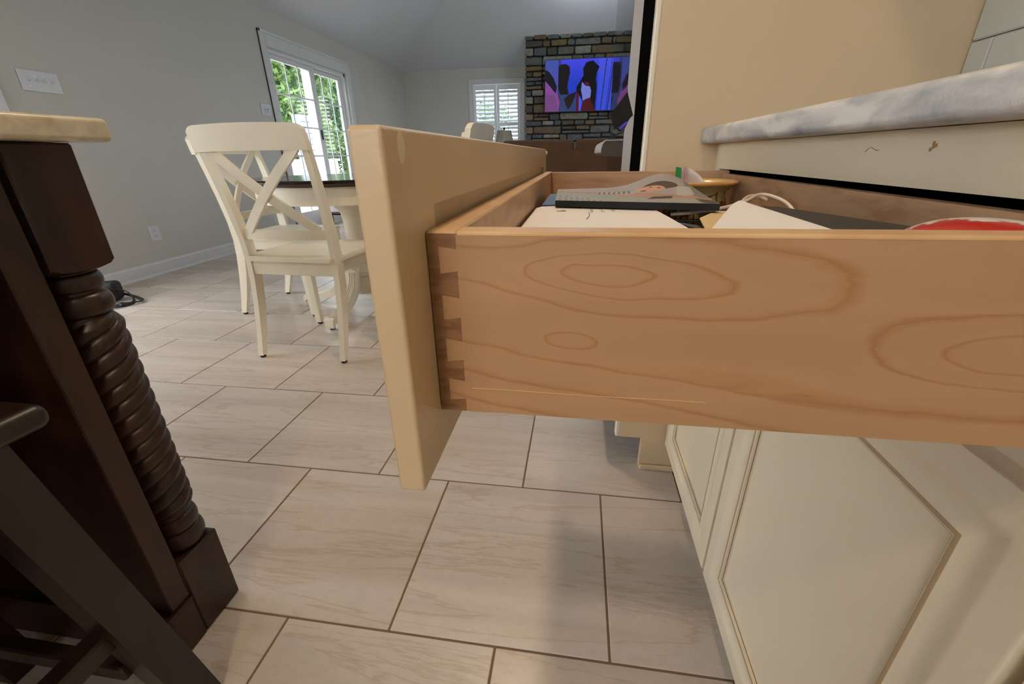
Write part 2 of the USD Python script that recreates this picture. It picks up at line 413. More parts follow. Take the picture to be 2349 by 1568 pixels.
# ------------------------------------------------------------------ unseen kitchen ceiling lamps, added fill lamps in the living room
for x, y, z, inten, colr, rad in UNSEEN_LAMPS:
    warm = colr is WARM
    if warm:  # out of view, placed to light the drawer, floor and end panel
        t = thing('unseen_ceiling_lamp', 'unseen recessed ceiling lamp lighting the kitchen, ' + ('above the open drawer' if y > 1 else 'behind the viewer' if x > -1 else 'above the island'), 'light', (x, y, z), group='unseen kitchen ceiling lamps')
        obj('trim_ring', lathe([(rad, -0.004), (rad + 0.018, -0.004), (rad + 0.02, 0.003), (rad, 0.003)], 32), 'trim_white', t)
        obj('lens', lathe([(rad, -0.002), (rad, 0.0)], 32), 'lens_warm', t)
        L = UsdLux.DiskLight.Define(stage, f'{t.GetPath()}/lamp')
        L.AddTranslateOp().Set(Gf.Vec3d(0, 0, -0.008))
    else:  # added fill, brightens the living room ceiling and walls
        t = thing('added_fill_lamp', 'added globe fill lamp for the living room, ' + ('near the fireplace' if y > 6 else 'towards the dining table' if x < 0 else 'above the right end of the sofa'), 'lamp', (x, y, z), group='added living room fill lamps')
        top = 2.36 + 0.512 * min(x + 3.44, 3.4 - x, 9.15 - y) - z - .005
        obj('stem', cyl((0, 0, rad), (0, 0, top), 0.01), 'trim_white', t)
        obj('canopy', lathe([(.06, top - .05), (.06, top - .03), (.02, top - .02)], 24), 'trim_white', t)
        L = UsdLux.SphereLight.Define(stage, f'{t.GetPath()}/globe')
    L.CreateRadiusAttr(rad); L.CreateIntensityAttr(inten); L.CreateColorAttr(Gf.Vec3f(*colr))

# ------------------------------------------------------------------ the room shell
XL, YB, XR, YK, ZC, SL = -3.44, 9.15, 0.725, 2.3, 2.36, 0.512
XRL, YREAR = 3.4, -2.6
DY0, DY1, DZ1 = 5.13, 6.86, 1.99                # sliding door opening in the left wall
WX0, WX1, WZ0, WZ1 = -2.06, -1.16, 0.85, 2.10   # window opening in the back wall


def rect(a, b, c, d):
    return [(a, c), (b, c), (b, d), (a, d)]


def wall_with_hole(axis, a0, a1, outer, *holes):
    p = Polygon(outer, holes)
    return prism(p, axis, a0, a1)


wl = struct('wall_left', wall_with_hole('x', XL - 0.14, XL, [(YREAR, 0), (YB + .14, 0), (YB + .14, ZC), (YREAR, ZC)], rect(DY0, DY1, 0.02, DZ1), rect(0.5, 2.375, 0.02, 2.03)), 'wall_paint')
struct('wall_back', wall_with_hole('y', YB, YB + 0.14, [(XL, 0), (XRL + .14, 0), (XRL + .14, ZC), (XL, ZC)], [(WX0, WZ0), (WX1, WZ0), (WX1, WZ1), (WX0, WZ1)]), 'wall_paint')
wr = struct('wall_right', bx(XR, XR + 0.14, YREAR, YK, 0, ZC), 'wall_paint')
struct('wall_passage', bx(XR + .14, XRL, YK - 0.14, YK, 0, ZC), 'wall_paint')
struct('wall_living_right', wall_with_hole('x', XRL, XRL + .14, rect(YK - .14, YB, 0, ZC), rect(4.6, 7.6, .55, 2.15)), 'wall_paint')
struct('wall_rear', wall_with_hole('y', YREAR - .14, YREAR, rect(XL, XR + .14, 0, ZC), rect(-2.9, -.1, .95, 2.15)), 'wall_paint')
struct('ceiling_kitchen', bx(XL - .14, XRL + .14, YREAR - .14, 2.6, ZC, ZC + 0.1), 'ceiling_paint')
xm = (XL + XRL) / 2; zr = ZC + SL * (xm - XL); ya = YB - (xm - XL)
cv = [(XL, 2.6, ZC), (XL, YB, ZC), (xm, ya, zr), (xm, 2.6, zr), (XRL, YB, ZC), (XRL, 2.6, ZC)]
cv += [(XL - .14, 2.6, ZC + .0), (XL - .14, YB + .14, ZC + .0), (xm, ya, zr + .16), (xm, 2.6, zr + .16), (XRL + .14, YB + .14, ZC), (XRL + .14, 2.6, ZC)]
cq = [(0, 1, 2, 3), (3, 2, 4, 5), (6, 9, 8, 7), (9, 11, 10, 8)]
cf = [t for q in cq for t in ((q[0], q[1], q[2]), (q[0], q[2], q[3]))] + [(1, 4, 2), (7, 8, 10)]
struct('ceiling_vault', trimesh.Trimesh(np.array(cv), np.array(cf), process=False), 'ceiling_paint', smooth=False)
struct('ceiling_gable', prism([(XL, ZC), (XRL, ZC), (xm, zr + .1)], 'y', 2.5, 2.6), 'ceiling_paint')

# floor: a slab with a grout bed and single tiles in running bond
fl = struct('floor', bx(XL - .14, XRL + .14, YREAR - .14, YB + .14, -0.12, -0.0022), 'grout')
TX, TY, TG = 0.4345, 0.4365, 0.0046
row0 = 0.5145
for r in range(-7, 20):
    ya0, ya1 = row0 + r * TY, row0 + (r + 1) * TY
    if ya0 > YB or ya1 < YREAR:
        continue
    off = 0.0965 + (0 if r % 2 == 0 else -TX / 2)
    k0 = math.floor((XL - off) / TX)
    k1 = math.ceil((XR - off) / TX)
    for k in range(k0, k1):
        x0, x1 = max(off + k * TX + TG / 2, XL), min(off + (k + 1) * TX - TG / 2, XR)
        y0, y1 = max(ya0 + TG / 2, YREAR), min(ya1 - TG / 2, YB)
        if x1 - x0 < .03 or y1 - y0 < .03 or (y0 < -0.9):
            continue
        dz = rnd.uniform(-.0004, .0002)
        obj('tile', cb(x0, x1, y0, y1, -0.004, dz, 0.0012), f'tile_{rnd.randrange(4)}', fl)
obj('carpet', bx(XR + .002, XRL - .002, YK, YB - .002, -0.003, 0.004), 'slab', fl)

# skirting along the left wall: board, moulded cap, quarter-round shoe
sk = [(0, 0), (0.026, 0), (0.025, 0.008), (0.019, 0.016), (0.014, 0.02), (0.014, 0.072), (0.011, 0.078), (0.012, 0.086), (0.007, 0.094), (0.003, 0.104), (0, 0.106)]
for a, b in ((2.475, 5.02), (7.0, YB)):
    struct('baseboard_left', prism([(XL + x, z) for x, z in sk], 'y', a, b), 'trim_white')
struct('baseboard_back', prism([(YB - x, z) for x, z in sk], 'x', XL, -1.06), 'trim_white')

# casing of the doorway at the left edge
struct('trim_1', cat_mesh(cb(XL, XL + .018, 2.385, 2.472, 0, 2.12, .004), cb(XL, XL + .026, 2.385, 2.405, 0, 2.12, .004)), 'trim_white')

# casing round the sliding door
def casing_bar(y0, y1, z0, z1):
    return cb(XL, XL + .017, y0, y1, z0, z1, .004)
struct('trim_2', cat_mesh(casing_bar(5.02, 5.125, 0, 2.14), cb(XL, XL + .026, 5.02, 5.045, 0, 2.145, .004), casing_bar(DY1 + .005, 6.97, 0, 2.14), cb(XL, XL + .026, 6.945, 6.97, 0, 2.145, .004),
                          casing_bar(5.125, DY1 + .005, DZ1 + .01, 2.14), cb(XL, XL + .026, 5.02, 6.97, 2.115, 2.145, .004)), 'trim_white')

# the sliding glass door
d1 = tag(UsdGeom.Xform.Define(stage, '/World/door_1'), None, None, None, 'structure')
xi, xo = XL - .012, XL - .125
obj('door_frame', [bx(xo, xi, DY0, DY0 + .03, .02, DZ1), bx(xo, xi, DY1 - .03, DY1, .02, DZ1), bx(xo, xi, DY0, DY1, DZ1 - .04, DZ1), bx(xo, xi, DY0, DY1, .02, .05)], 'door_white', d1)
def sash(y0, y1, xa, xb, gy0, gy1):
    gz0, gz1 = .24, 1.895
    s = obj('sliding_panel', [cb(xa, xb, y0, gy0, .05, DZ1 - .045, .003), cb(xa, xb, gy1, y1, .05, DZ1 - .045, .003), cb(xa, xb, gy0 - .001, gy1 + .001, gz1, DZ1 - .045, .003), cb(xa, xb, gy0 - .001, gy1 + .001, .05, gz0, .003)], 'door_white', d1)
    xg = (xa + xb) / 2
    obj('glass_pane', bx(xg - .006, xg + .006, gy0 - .003, gy1 + .003, gz0 - .003, gz1 + .003), 'pane', s)
    for i in (1, 2):
        yy = gy0 + (gy1 - gy0) * i / 3
        obj('muntin', bx(xg + .006, xg + .013, yy - .009, yy + .009, gz0, gz1), 'muntin_white', s)
    for j in range(1, 5):
        zz = gz0 + (gz1 - gz0) * j / 5
        obj('muntin', bx(xg + .006, xg + .0125, gy0, gy1, zz - .009, zz + .009), 'muntin_white', s)
    return s
sash(DY0 + .03, 6.06, XL - .058, XL - .022, 5.20, 5.95)
s2 = sash(5.97, DY1 - .03, XL - .100, XL - .064, 6.075, 6.735)
obj('door_handle', cb(XL - .022, XL - .008, 5.985, 6.01, 1.10, 1.22, .004), 'slot_dark', d1)

# unseen glass door lighting the kitchen; rear and living-room windows added for daylight
d2 = tag(UsdGeom.Xform.Define(stage, '/World/door_2'), None, None, None, 'structure')
obj('door_frame', [bx(xo, xi, .5, .58, .02, 2.03), bx(xo, xi, 2.295, 2.375, .02, 2.03), bx(xo, xi, .58, 2.295, 1.95, 2.03), bx(xo, xi, .58, 2.295, .02, .14), bx(xo, xi, 1.40, 1.48, .14, 1.95)], 'door_white', d2)
obj('glass_pane', bx(XL - .07, XL - .064, .58, 2.295, .14, 1.95), 'pane', d2)
w2 = tag(UsdGeom.Xform.Define(stage, '/World/added_window_2'), None, None, None, 'structure')
obj('window_frame', [bx(-2.9, -2.84, YREAR - .1, YREAR - .02, .95, 2.15), bx(-.16, -.1, YREAR - .1, YREAR - .02, .95, 2.15), bx(-2.84, -.16, YREAR - .1, YREAR - .02, 2.09, 2.15), bx(-2.84, -.16, YREAR - .1, YREAR - .02, .95, 1.01), bx(-1.53, -1.47, YREAR - .1, YREAR - .02, 1.01, 2.09)], 'door_white', w2)
obj('glass_pane', bx(-2.84, -.16, YREAR - .07, YREAR - .064, 1.01, 2.09), 'pane', w2)
w3 = tag(UsdGeom.Xform.Define(stage, '/World/added_window_3'), None, None, None, 'structure')
obj('window_frame', [bx(XRL + .02, XRL + .1, 4.6, 4.66, .55, 2.15), bx(XRL + .02, XRL + .1, 7.54, 7.6, .55, 2.15), bx(XRL + .02, XRL + .1, 4.66, 7.54, 2.09, 2.15), bx(XRL + .02, XRL + .1, 4.66, 7.54, .55, .61), bx(XRL + .02, XRL + .1, 6.07, 6.13, .61, 2.09)], 'door_white', w3)
obj('glass_pane', bx(XRL + .06, XRL + .066, 4.66, 7.54, .61, 2.09), 'pane', w3)

# the window in the back wall with its shutters
w1 = tag(UsdGeom.Xform.Define(stage, '/World/window_1'), None, None, None, 'structure')
obj('casing', [cb(WX0 - .085, WX0, YB - .018, YB, WZ0 - .02, WZ1 + .085, .004), cb(WX1, WX1 + .085, YB - .018, YB, WZ0 - .02, WZ1 + .085, .004), cb(WX0 - .085, WX1 + .085, YB - .02, YB, WZ1, WZ1 + .085, .004), cb(WX0 - .1, WX1 + .1, YB - .05, YB, WZ0 - .05, WZ0 - .018, .004)], 'trim_white', w1)
obj('glass_pane', bx(WX0, WX1, YB + .09, YB + .096, WZ0, WZ1), 'pane', w1)
obj('sash_bar', bx(WX0, WX1, YB + .08, YB + .11, 1.40, 1.45), 'muntin_white', w1)
for pi, (xa, xb) in enumerate(((WX0 + .003, -1.612), (-1.608, WX1 - .003))):
    sh = obj('shutter_panel', [cb(xa, xa + .05, YB - .012, YB + .018, WZ0, WZ1 - .01, .003), cb(xb - .05, xb, YB - .012, YB + .018, WZ0, WZ1 - .01, .003),
                         cb(xa + .0502, xb - .0502, YB - .0115, YB + .0175, 2.005, WZ1 - .01, .001), cb(xa + .0502, xb - .0502, YB - .0115, YB + .0175, 1.395, 1.455, .001), cb(xa + .0502, xb - .0502, YB - .0115, YB + .0175, WZ0, WZ0 + .07, .001)], 'muntin_white', w1)
    for za, zb, n in ((1.455, 2.005, 8), (WZ0 + .07, 1.395, 7)):
        for k in range(n):
            zc = za + (zb - za) * (k + .5) / n
            lv = trimesh.creation.icosphere(2, 1.0); lv.apply_scale([1, .033, .0045])
            e = Polygon([(.036 * math.cos(a), .005 * math.sin(a)) for a in np.linspace(0, 2 * PI, 14, endpoint=False)])
            ca, sa = math.cos(.78), math.sin(.78)
            pts = [(YB + .004 + x * ca - y * sa, zc + x * sa + y * ca) for x, y in e.exterior.coords[:-1]]
            obj('louver', prism(pts, 'x', xa + .0505, xb - .0505), 'muntin_white', sh)
        obj('tilt_rod', cb((xa + xb) / 2 - .005, (xa + xb) / 2 + .005, YB - .042, YB - .03, za + .04, zb - .02, .002), 'trim_white', sh)

# backsplash tiles on the right wall
zrows = [.918, 1.05, 1.203, 1.356]
for r in range(3):
    ys = 1.078 - (.05 if r % 2 == 0 else .20)
    edges = [1.078]
    while ys > .1:
        edges.append(ys); ys -= .3045
    for a, b in zip(edges[1:], edges[:-1]):
        obj('tile', cb(XR - .009, XR, a + .001, b - .001, zrows[r] + .001, zrows[r + 1] - .001, .0025), 'tile_white', wr)

# wall plates on the left wall
def plate(name, label, y0, y1, z0, z1, kind):
    t = thing(name, label, 'switch' if 'switch' in name else 'outlet', (XL, (y0 + y1) / 2, (z0 + z1) / 2))
    w, h = y1 - y0, z1 - z0
    obj('cover_plate', cb(.0005, .007, -w / 2, w / 2, -h / 2, h / 2, .003), 'wallplate', t)
    if kind == 'socket':
        for s in (-1, 1):
            q = obj('socket', cb(.006, .0085, -.017, .017, s * .02 - .014, s * .02 + .014, .001), 'wallplate', t)
            obj('slot', [bx(.0082, .009, -.008, -.005, s * .02 - .004, s * .02 + .005), bx(.0082, .009, .005, .008, s * .02 - .004, s * .02 + .005)], 'slot_dark', q)
    else:
        for i in range(kind):
            yy = (i - (kind - 1) / 2) * .046
            g = obj('toggle', moved(cb(0, .016, -.005, .005, -.006, .006, .002), (.006, yy, 0), ry=-.5), 'wallplate', t)
            obj('screw', [cyl((.006, yy, s * .03), (.0078, yy, s * .03), .0035, n=10) for s in (-1, 1)], 'steel', g)
plate('light_switch', 'wide four-gang white toggle switch plate on the left wall', 2.60, 2.83, 1.285, 1.405, 4)
plate('light_switch', 'small pale switch plate beside the sliding glass door', 4.82, 4.98, 1.31, 1.43, 2)
plate('power_outlet', 'white duplex outlet low on the left wall', 3.09, 3.185, .265, .385, 'socket')

# ------------------------------------------------------------------ base cabinet with the open drawer
XF, XD = 0.295, 0.276                 # face frame and door faces
YN, YFAR = 0.19, 1.078
CT0, CT1 = 0.885, 0.916


def frame_sweep(y0, y1, z0, z1, prof, x0):
    """mitred frame: prof is (inset, height towards -x) from the outer edge inwards, swept round the rectangle"""
    V, F = [], []
    n = len(prof)
    for (yy, zz, sy_, sz) in ((y0, z0, 1, 1), (y1, z0, -1, 1), (y1, z1, -1, -1), (y0, z1, 1, -1)):
        for a, h in prof:
            V.append((x0 - h, yy + sy_ * a, zz + sz * a))
    # four separate sides so that the mitres stay crisp
    V = np.array(V); VV = []
    for c in range(4):
        d = (c + 1) % 4
        b = len(VV)
        VV += list(V[c * n:(c + 1) * n]) + list(V[d * n:(d + 1) * n])
        for i in range(n - 1):
            F += [(b + i, b + n + i, b + n + i + 1), (b + i, b + n + i + 1, b + i + 1)]
    m = trimesh.Trimesh(np.array(VV), np.array(F), process=False)
    return m


DOOR_PROF = [(0, 0), (0, .0165), (.001, .0182), (.003, .019), (.027, .019), (.030, .0188), (.035, .0176), (.040, .0160), (.045, .0149), (.050, .0147), (.055, .0152), (.058, .0156), (.0585, .0158), (.0606, .0160), (.0608, .0160), (.063, .0160), (.0655, .0152), (.0662, .0120), (.0690, .0115), (.0692, .0085), (.072, .008), (.072, 0)]


def cabinet_door(parent, y0, y1, z0, z1, knob=None):
    d = obj('door', frame_sweep(y0, y1, z0, z1, DOOR_PROF, XF), 'cabinet_paint', parent, smooth=35)
    obj('door_panel', cb(XF - .009, XF - .001, y0 + .068, y1 - .068, z0 + .066, z1 - .066, .001), 'cabinet_paint', d)
    for a, w, h, mt in ((.0592, .0045, .0163, 'glaze_band'), (.0664, .0024, .0123, 'cabinet_glaze')):
        obj('glaze_line', frame_sweep(y0, y1, z0, z1, [(a, h - .002), (a, h - .0003), (a + w * .5, h), (a + w, h - .0003), (a + w, h - .002)], XF), mt, d)
    return d


bc = thing('base_cabinet', 'cream base cabinet under the grey stone counter with its wide drawer pulled open', 'cabinet')
ZB, ZT = .098, CT0 - .0005
RAILZ = .8360
# face frame: stiles, rails
obj('face_frame', [cb(XF, XF + .019, YN, YN + .0155, ZB, ZT, .001), cb(XF, XF + .019, 1.043, YFAR, ZB, ZT, .001), bx(XF, XF + .019, YN + .0154, 1.044, RAILZ, ZT), bx(XF, XF + .019, YN + .0154, 1.044, .672, .700), bx(XF, XF + .019, YN + .0154, 1.044, ZB, .125), bx(XF, XF + .019, .63, .665, .12, .68)], 'cabinet_paint', bc)
obj('carcass', [bx(XF + .019, XR - .001, YFAR - .017, YFAR - .001, ZB, ZT), bx(XF + .019, XR - .001, YN, YN + .016, ZB, ZT), bx(XF + .019, XR - .001, YN + .016, YFAR - .017, ZB, ZB + .018), bx(XR - .012, XR - .001, YN + .016, YFAR - .017, ZB + .018, ZT)], 'interior_shade_black', bc)
obj('toe_kick', bx(XF + .06, XF + .075, YN, YFAR, .0005, ZB), 'cabinet_paint', bc)
obj('scratch_mark', [tube([(XF - .0004, .539 - .022 * t, .866 + .0025 * math.sin(5 * t) + .004 * t) for t in np.linspace(0, 1, 12)], .0003, 5)], 'scratch', bc)
obj('chipped_spot', [cb(XF - .0006, XF + .001, .444 + dy, .444 + dy + .0026, .868 + dz, .868 + dz + .003, .0003) for dy, dz in ((0, 0), (.0024, -.0022), (-.0025, .001), (.0006, .0028))], 'stain', bc)
cabinet_door(bc, .208, .646, .103, .676)
cabinet_door(bc, .655, 1.066, .103, .676)
obj('door_bumper', lathe([(.004, 0), (.0035, .003), (.002, .004)], 12, (0, 0, 0)).apply_transform(trimesh.transformations.euler_matrix(0, -PI / 2, 0)).apply_translation([XD, .62, .478]), 'slot_dark', bc)

# the drawer
dw = holder('drawer', bc)
FX0, FX1 = -.0885, -.0740            # drawer front
DX0, DXI = -.0735, -.0585            # box front panel
BY0, BY1 = .2065, 1.0065             # outer faces of the box sides
BZ0, BZ1 = .7325, .8335
ST = .0152
XB = .287                            # inner face of the box back panel
# front: five-piece frame, back recessed panel seen from inside the drawer
FY0, FY1, FZ0, FZ1 = .170, 1.030, .703, .8795
fr = rb(FX0, FX1, FY0, FY1, FZ0, FZ1, .0022)
import manifold3d as mf
def to_mf(m):
    return mf.Manifold(mf.Mesh(np.asarray(m.vertices, np.float32), np.asarray(m.faces, np.uint32)))
def from_mf(m):
    a = m.to_mesh(); return trimesh.Trimesh(a.vert_properties[:, :3], a.tri_verts, process=True)
fr = from_mf(to_mf(fr) - to_mf(bx(FX1 - .0045, FX1 + .01, FY0 + .0545, .967, FZ0 + .034, .8455)))
fo = obj('drawer_front', fr, 'front_cream', dw, smooth=40)
obj('bumper', trimesh.creation.icosphere(3, 1).apply_scale([.003, .0045, .0045]).apply_translation([FX1 + .001, FY1 - .012, .8715]), 'clear_bumper', fo, smooth=True)
gm = trimesh.creation.icosphere(3, 1).apply_scale([.00025, .0045, .0062]); gm.apply_translation([FX1, .1880, .8715])
obj('glue_spot', gm, 'glue_mark', fo, smooth=True)
# dovetails: pins of the front panel between the tails of the sides
tails = [(.8268, .8138), (.8017, .7889), (.7774, .7643), (.7530, .7398)]
XT = DX0 + .0058
tail_polys = [Polygon([(XT, a + .0004), (DXI, a - .0010), (DXI, b + .0010), (XT, b - .0004)]) for a, b in tails]
side_poly = shapely.union_all([sbox(DXI, BZ0, XB + ST, BZ1)] + [p.buffer(1e-6) for p in tail_polys])
if side_poly.geom_type != 'Polygon':
    side_poly = max(side_poly.geoms, key=lambda g: g.area)
pin_poly = shapely.union_all([sbox(DX0, BZ0, DXI - 2e-5, BZ1).difference(shapely.union_all([p.buffer(8e-5) for p in tail_polys]))])


def grain(x, z):
    # coordinates of the photographed face: X to the right, Y down, in units of the 2349-wide view
    X = 95 + (x - DXI) / .2385 * 2300
    Y = 90 + (BZ1 - z) / .101 * 700
    wob = 30 * (meshkit.fbm(np.stack([X / 260, Y / 120, 0 * X], -1), 3, 5) - .5)
    Y = Y + wob; X = X + 2.0 * wob
    h = 2.1 * np.exp(-((X - 740) / 380) ** 2 - ((Y - 215) / 70) ** 2)
    h += 1.5 * np.exp(-((X - 1180) / 640) ** 2 - ((Y - 265) / 120) ** 2)
    h += 1.15 * np.exp(-((X - 640) / 170) ** 2 - ((Y - 465) / 45) ** 2)
    h += 2.4 * np.exp(-((X - 2620) / 560) ** 2 - ((Y - 455) / 120) ** 2)
    h += 1.1 * np.exp(-((X + 60) / 330) ** 2 - ((Y - 190) / 55) ** 2)
    h += .0022 * (650 - Y) * .62 - 1.1 * np.clip((Y - 560 - (X - 900) * .13) / 160, 0, 3)
    return h + .35


def figured(m, size=.0042):
    v, f = trimesh.remesh.subdivide_to_size(m.vertices, m.faces, size, max_iter=12)
    m2 = trimesh.Trimesh(v, f, process=True)
    g = grain(m2.vertices[:, 0], m2.vertices[:, 2])
    return m2, np.stack([g, m2.vertices[:, 2]], 1)


sp_body, g_uv = figured(prism(side_poly, 'y', BY0, BY0 + ST))
side = obj('side_panel', sp_body, 'maple_figured', dw, uv=g_uv)
obj('top_edge', cb(DXI, XB + ST, BY0 - .0002, BY0 + ST + .0002, BZ1 - .0018, BZ1 + .0012, .0011), 'maple_edge', side)
obj('runner_scuff', tube([(DXI + .004 + .125 * t, BY0 - .0001, .7478 - .0004 * t + .0002 * math.sin(9 * t)) for t in np.linspace(0, 1, 12)], .00022, 5), 'maple_edge', side)
obj('side_panel', cb(DXI, XB + ST, BY1 - ST, BY1, BZ0, BZ1, .0008), 'maple_far', dw)
fp = [prism(g, 'y', BY0, BY0 + ST) for g in (pin_poly.geoms if pin_poly.geom_type != 'Polygon' else [pin_poly])]
fpanel = obj('front_panel', [bx(DX0, DXI - .0002, BY0 + ST, BY1 - ST, BZ0, BZ1), bx(DX0, DXI - .0002, BY1 - ST, BY1, BZ0, BZ1)], 'maple_far', dw)
obj('dovetail_pins', fp, 'maple_end', dw)
obj('front_top_edge', cb(DX0 - .0001, DXI + .0003, BY0 + .0002, BY1, BZ1 - .001, BZ1 + .0011, .001), 'maple_edge', dw)
obj('back_panel', cb(XB, XB + ST, BY0 + ST, BY1 - ST, BZ0, .8283, .0008), 'maple_far', dw)
obj('bottom_panel', bx(DXI, XB, BY0 + ST, BY1 - ST, BZ0 + .010, BZ0 + .016), 'maple_bottom', dw)
ZBOT = BZ0 + .0162
obj('slide_clip', cb(DXI, DXI + .004, BY1 - ST - .02, BY1 - ST - .012, .785, .792, .001), 'brass', dw)

# next cabinet nearer to the camera and the counter that runs over both
nb = thing('base_cabinet', 'cream base cabinet at the lower right edge, nearest the viewer', 'cabinet')
obj('face_frame', [bx(XF, XF + .019, -.55, YN - .001, ZB, ZT)], 'cabinet_paint', nb)
obj('carcass', bx(XF + .019, XR - .001, -.55, YN - .001, ZB, ZT), 'interior_shade_black', nb)
obj('toe_kick', bx(XF + .06, XF + .075, -.55, YN - .001, .0005, ZB), 'cabinet_paint', nb)
cabinet_door(nb, -.235, .198, .103, .676)
obj('drawer_front', cb(XD, XF, -.235, .150, .703, .872, .003), 'cabinet_paint', nb)
ctop = rb(.2555, XR - .0095, -.62, 1.0775, CT0, CT1, .008, 2)
tag(obj('countertop', ctop, 'granite_white', None, smooth=50), 'grey-veined white stone countertop over the open drawer', 'countertop')

# tall end panel of the refrigerator bay
ep = thing('refrigerator_enclosure', 'tall cream end panel between the counter and the refrigerator', 'panel')
PX0 = .137
obj('panel_board', prism([(PX0 + .012, .107), (.214, .107), (.214, .0005), (XR - .001, .0005), (XR - .001, ZC - .002), (PX0 + .012, ZC - .002)], 'y', 1.0795, 1.1015), 'panel_cream', ep)
obj('front_stile', cb(PX0, PX0 + .0118, 1.077, 1.1035, .107, ZC - .002, .003), 'chair_cream', ep)
obj('shoe_moulding', cb(.214, XF + .055, 1.068, 1.0795, .0005, .017, .004), 'panel_cream', ep)

# unseen upper cabinet above the counter, placed to shade the end panel
uc = thing('unseen_wall_cabinet', 'unseen cream wall cabinet above the stone counter, shading the end panel', 'cabinet')
obj('cabinet_box', cb(.415, XR - .0095, -.55, 1.0785, 1.37, 2.30, .002), 'cabinet_paint', uc)
for a, b in ((.52, 1.07), (-.05, .51)):
    obj('door', cb(.395, .4145, a, b, 1.375, 2.29, .003), 'cabinet_paint', uc)

# ------------------------------------------------------------------ refrigerator
rf = thing('refrigerator', 'black glass and steel refrigerator seen along its front behind the end panel', 'refrigerator')
RX, RY0, RY1 = .0965, 1.112, 1.715
obj('cabinet_body', [bx(.121, .70, RY0 + .004, RY1 + .1, .165, 1.80), bx(.30, .70, RY0 + .03, RY1 + .08, .0008, .165)], 'black_gasket', rf)
updo = [(RX, .9915), (.117, .9915), (.117, 1.80), (RX, 1.80)]
lodo = [(.117, .946), (RX + .017, .946), (RX + .010, .940), (RX + .001, .920), (RX, .912), (RX, .165), (.117, .165)]
pocket = [(RX + .0012, .9913), (RX + .019, .944), (.117, .944), (.117, .9913)]
up_edge = [(RX, 1.0), (RX + .0015, .990), (RX + .019, .944), (.117, .944), (.117, 1.80), (RX, 1.80)]
def fridge_door(poly):
    return prism(poly, 'y', RY0 + .0025, RY1)
def door_skin(poly):
    return prism([(x + (.0004 if x < .11 else -.001), z) for x, z in poly], 'y', RY0, RY0 + .0024)
for nm, pl in (('upper_door', updo), ('freezer_drawer', lodo)):
    o = obj(nm, fridge_door(pl), 'black_glass', rf, smooth=20)
    obj('steel_edge', door_skin(up_edge if nm == 'upper_door' else pl), 'steel_edge', o, smooth=False)
    zl = [z for x, z in pl]
    obj('far_edge', cb(RX, RX + .004, RY1 + .0001, RY1 + .0016, min(zl) + .01, max(zl) - (.0 if nm == 'upper_door' else .03), .0005), 'steel_edge', o)
    if nm == 'upper_door':
        obj('handle_pocket', prism(pocket, 'y', RY0 + .0025, RY1), 'pocket_dark', o, smooth=False)
obj('gasket', bx(.1172, .1208, RY0 + .003, RY1, .165, 1.80), 'black_gasket', rf)
# freezer handle: a scoop whose curved front edge stands off the drawer
arc = [(RX - .0362 - .0118 * math.sin(t) , .8965 - .0265 * (1 - math.cos(t))) for t in np.linspace(0, PI / 2, 10)]
hnd = obj('handle', prism([(RX - .0002, .8965)] + arc + [(RX - .044, .864), (RX - .0002, .861)], 'y', 1.135, 1.60), 'handle_reflected_brown', rf, smooth=35)
obj('handle_trim', prism([(RX - .0002, .8985)] + [(x - .0016, z + .0018) for x, z in arc] + arc[::-1] + [(RX - .0002, .8966)], 'y', 1.132, 1.60), 'steel_edge', hnd, smooth=35)

# ------------------------------------------------------------------ island with its turned post
isl = thing('kitchen_island', 'dark walnut kitchen island with a rope-twist corner post', 'island')
IX = -.700
PYA, PYB = .475, .563
pcx, pcy = IX - .044, (PYA + PYB) / 2
top_blk = [cb(IX - .088, IX, PYA, PYB, .735, .893, .004), lathe([(.03, .725), (.046, .729), (.056, .736)], 32, (pcx, pcy, 0))]
post = obj('corner_post', from_mf(to_mf(cb(IX - .088, IX, PYA, PYB, .722, .893, .003)) ^ to_mf(trimesh.convex.convex_hull(np.vstack([lathe([(.040, .722), (.056, .728), (.066, .74)], 48, (pcx, pcy, 0)).vertices, lathe([(.09, .78), (.09, .90)], 48, (pcx, pcy, 0)).vertices])))), 'walnut', isl, smooth=40)
ring_p = [(.030, .655)]
for zc, r_, hgt in ((.672, .043, .017), (.706, .040, .013)):
    for a in np.linspace(-PI / 2, PI / 2, 9):
        ring_p.append((.0335 + (r_ - .0335) * math.cos(a), zc + hgt * math.sin(a)))
ring_p.append((.034, .726))
obj('turned_rings', lathe(ring_p, 40, (pcx, pcy, 0)), 'walnut', post, smooth=40)
# rope twist
nz, na = 260, 72
zz, aa = np.meshgrid(np.linspace(.262, .657, nz), np.linspace(0, 2 * PI, na, endpoint=False), indexing='ij')
ph = (4 * aa - 2 * PI * zz / .0275 * 1.0) % (2 * PI)
env = np.clip(np.minimum((zz - .262) / .02, (.657 - zz) / .02), 0, 1) ** .6
rr = .0355 + .0075 * (np.abs(np.sin(ph / 2)) ** .6 * env) + .0015 * env - .004 * (1 - env)
TV_ = np.stack([pcx + rr * np.cos(aa), pcy + rr * np.sin(aa), zz], -1).reshape(-1, 3)
ii = np.arange(nz * na).reshape(nz, na)
a_, b_, c_, d_ = ii[:-1], np.roll(ii, -1, 1)[:-1], np.roll(ii, -1, 1)[1:], ii[1:]
TF = np.vstack([np.stack([a_.ravel(), b_.ravel(), c_.ravel()], 1), np.stack([a_.ravel(), c_.ravel(), d_.ravel()], 1)])
obj('rope_twist', trimesh.Trimesh(TV_, TF, process=False), 'walnut', post, smooth=True)
low_p = [(.036, .180)]
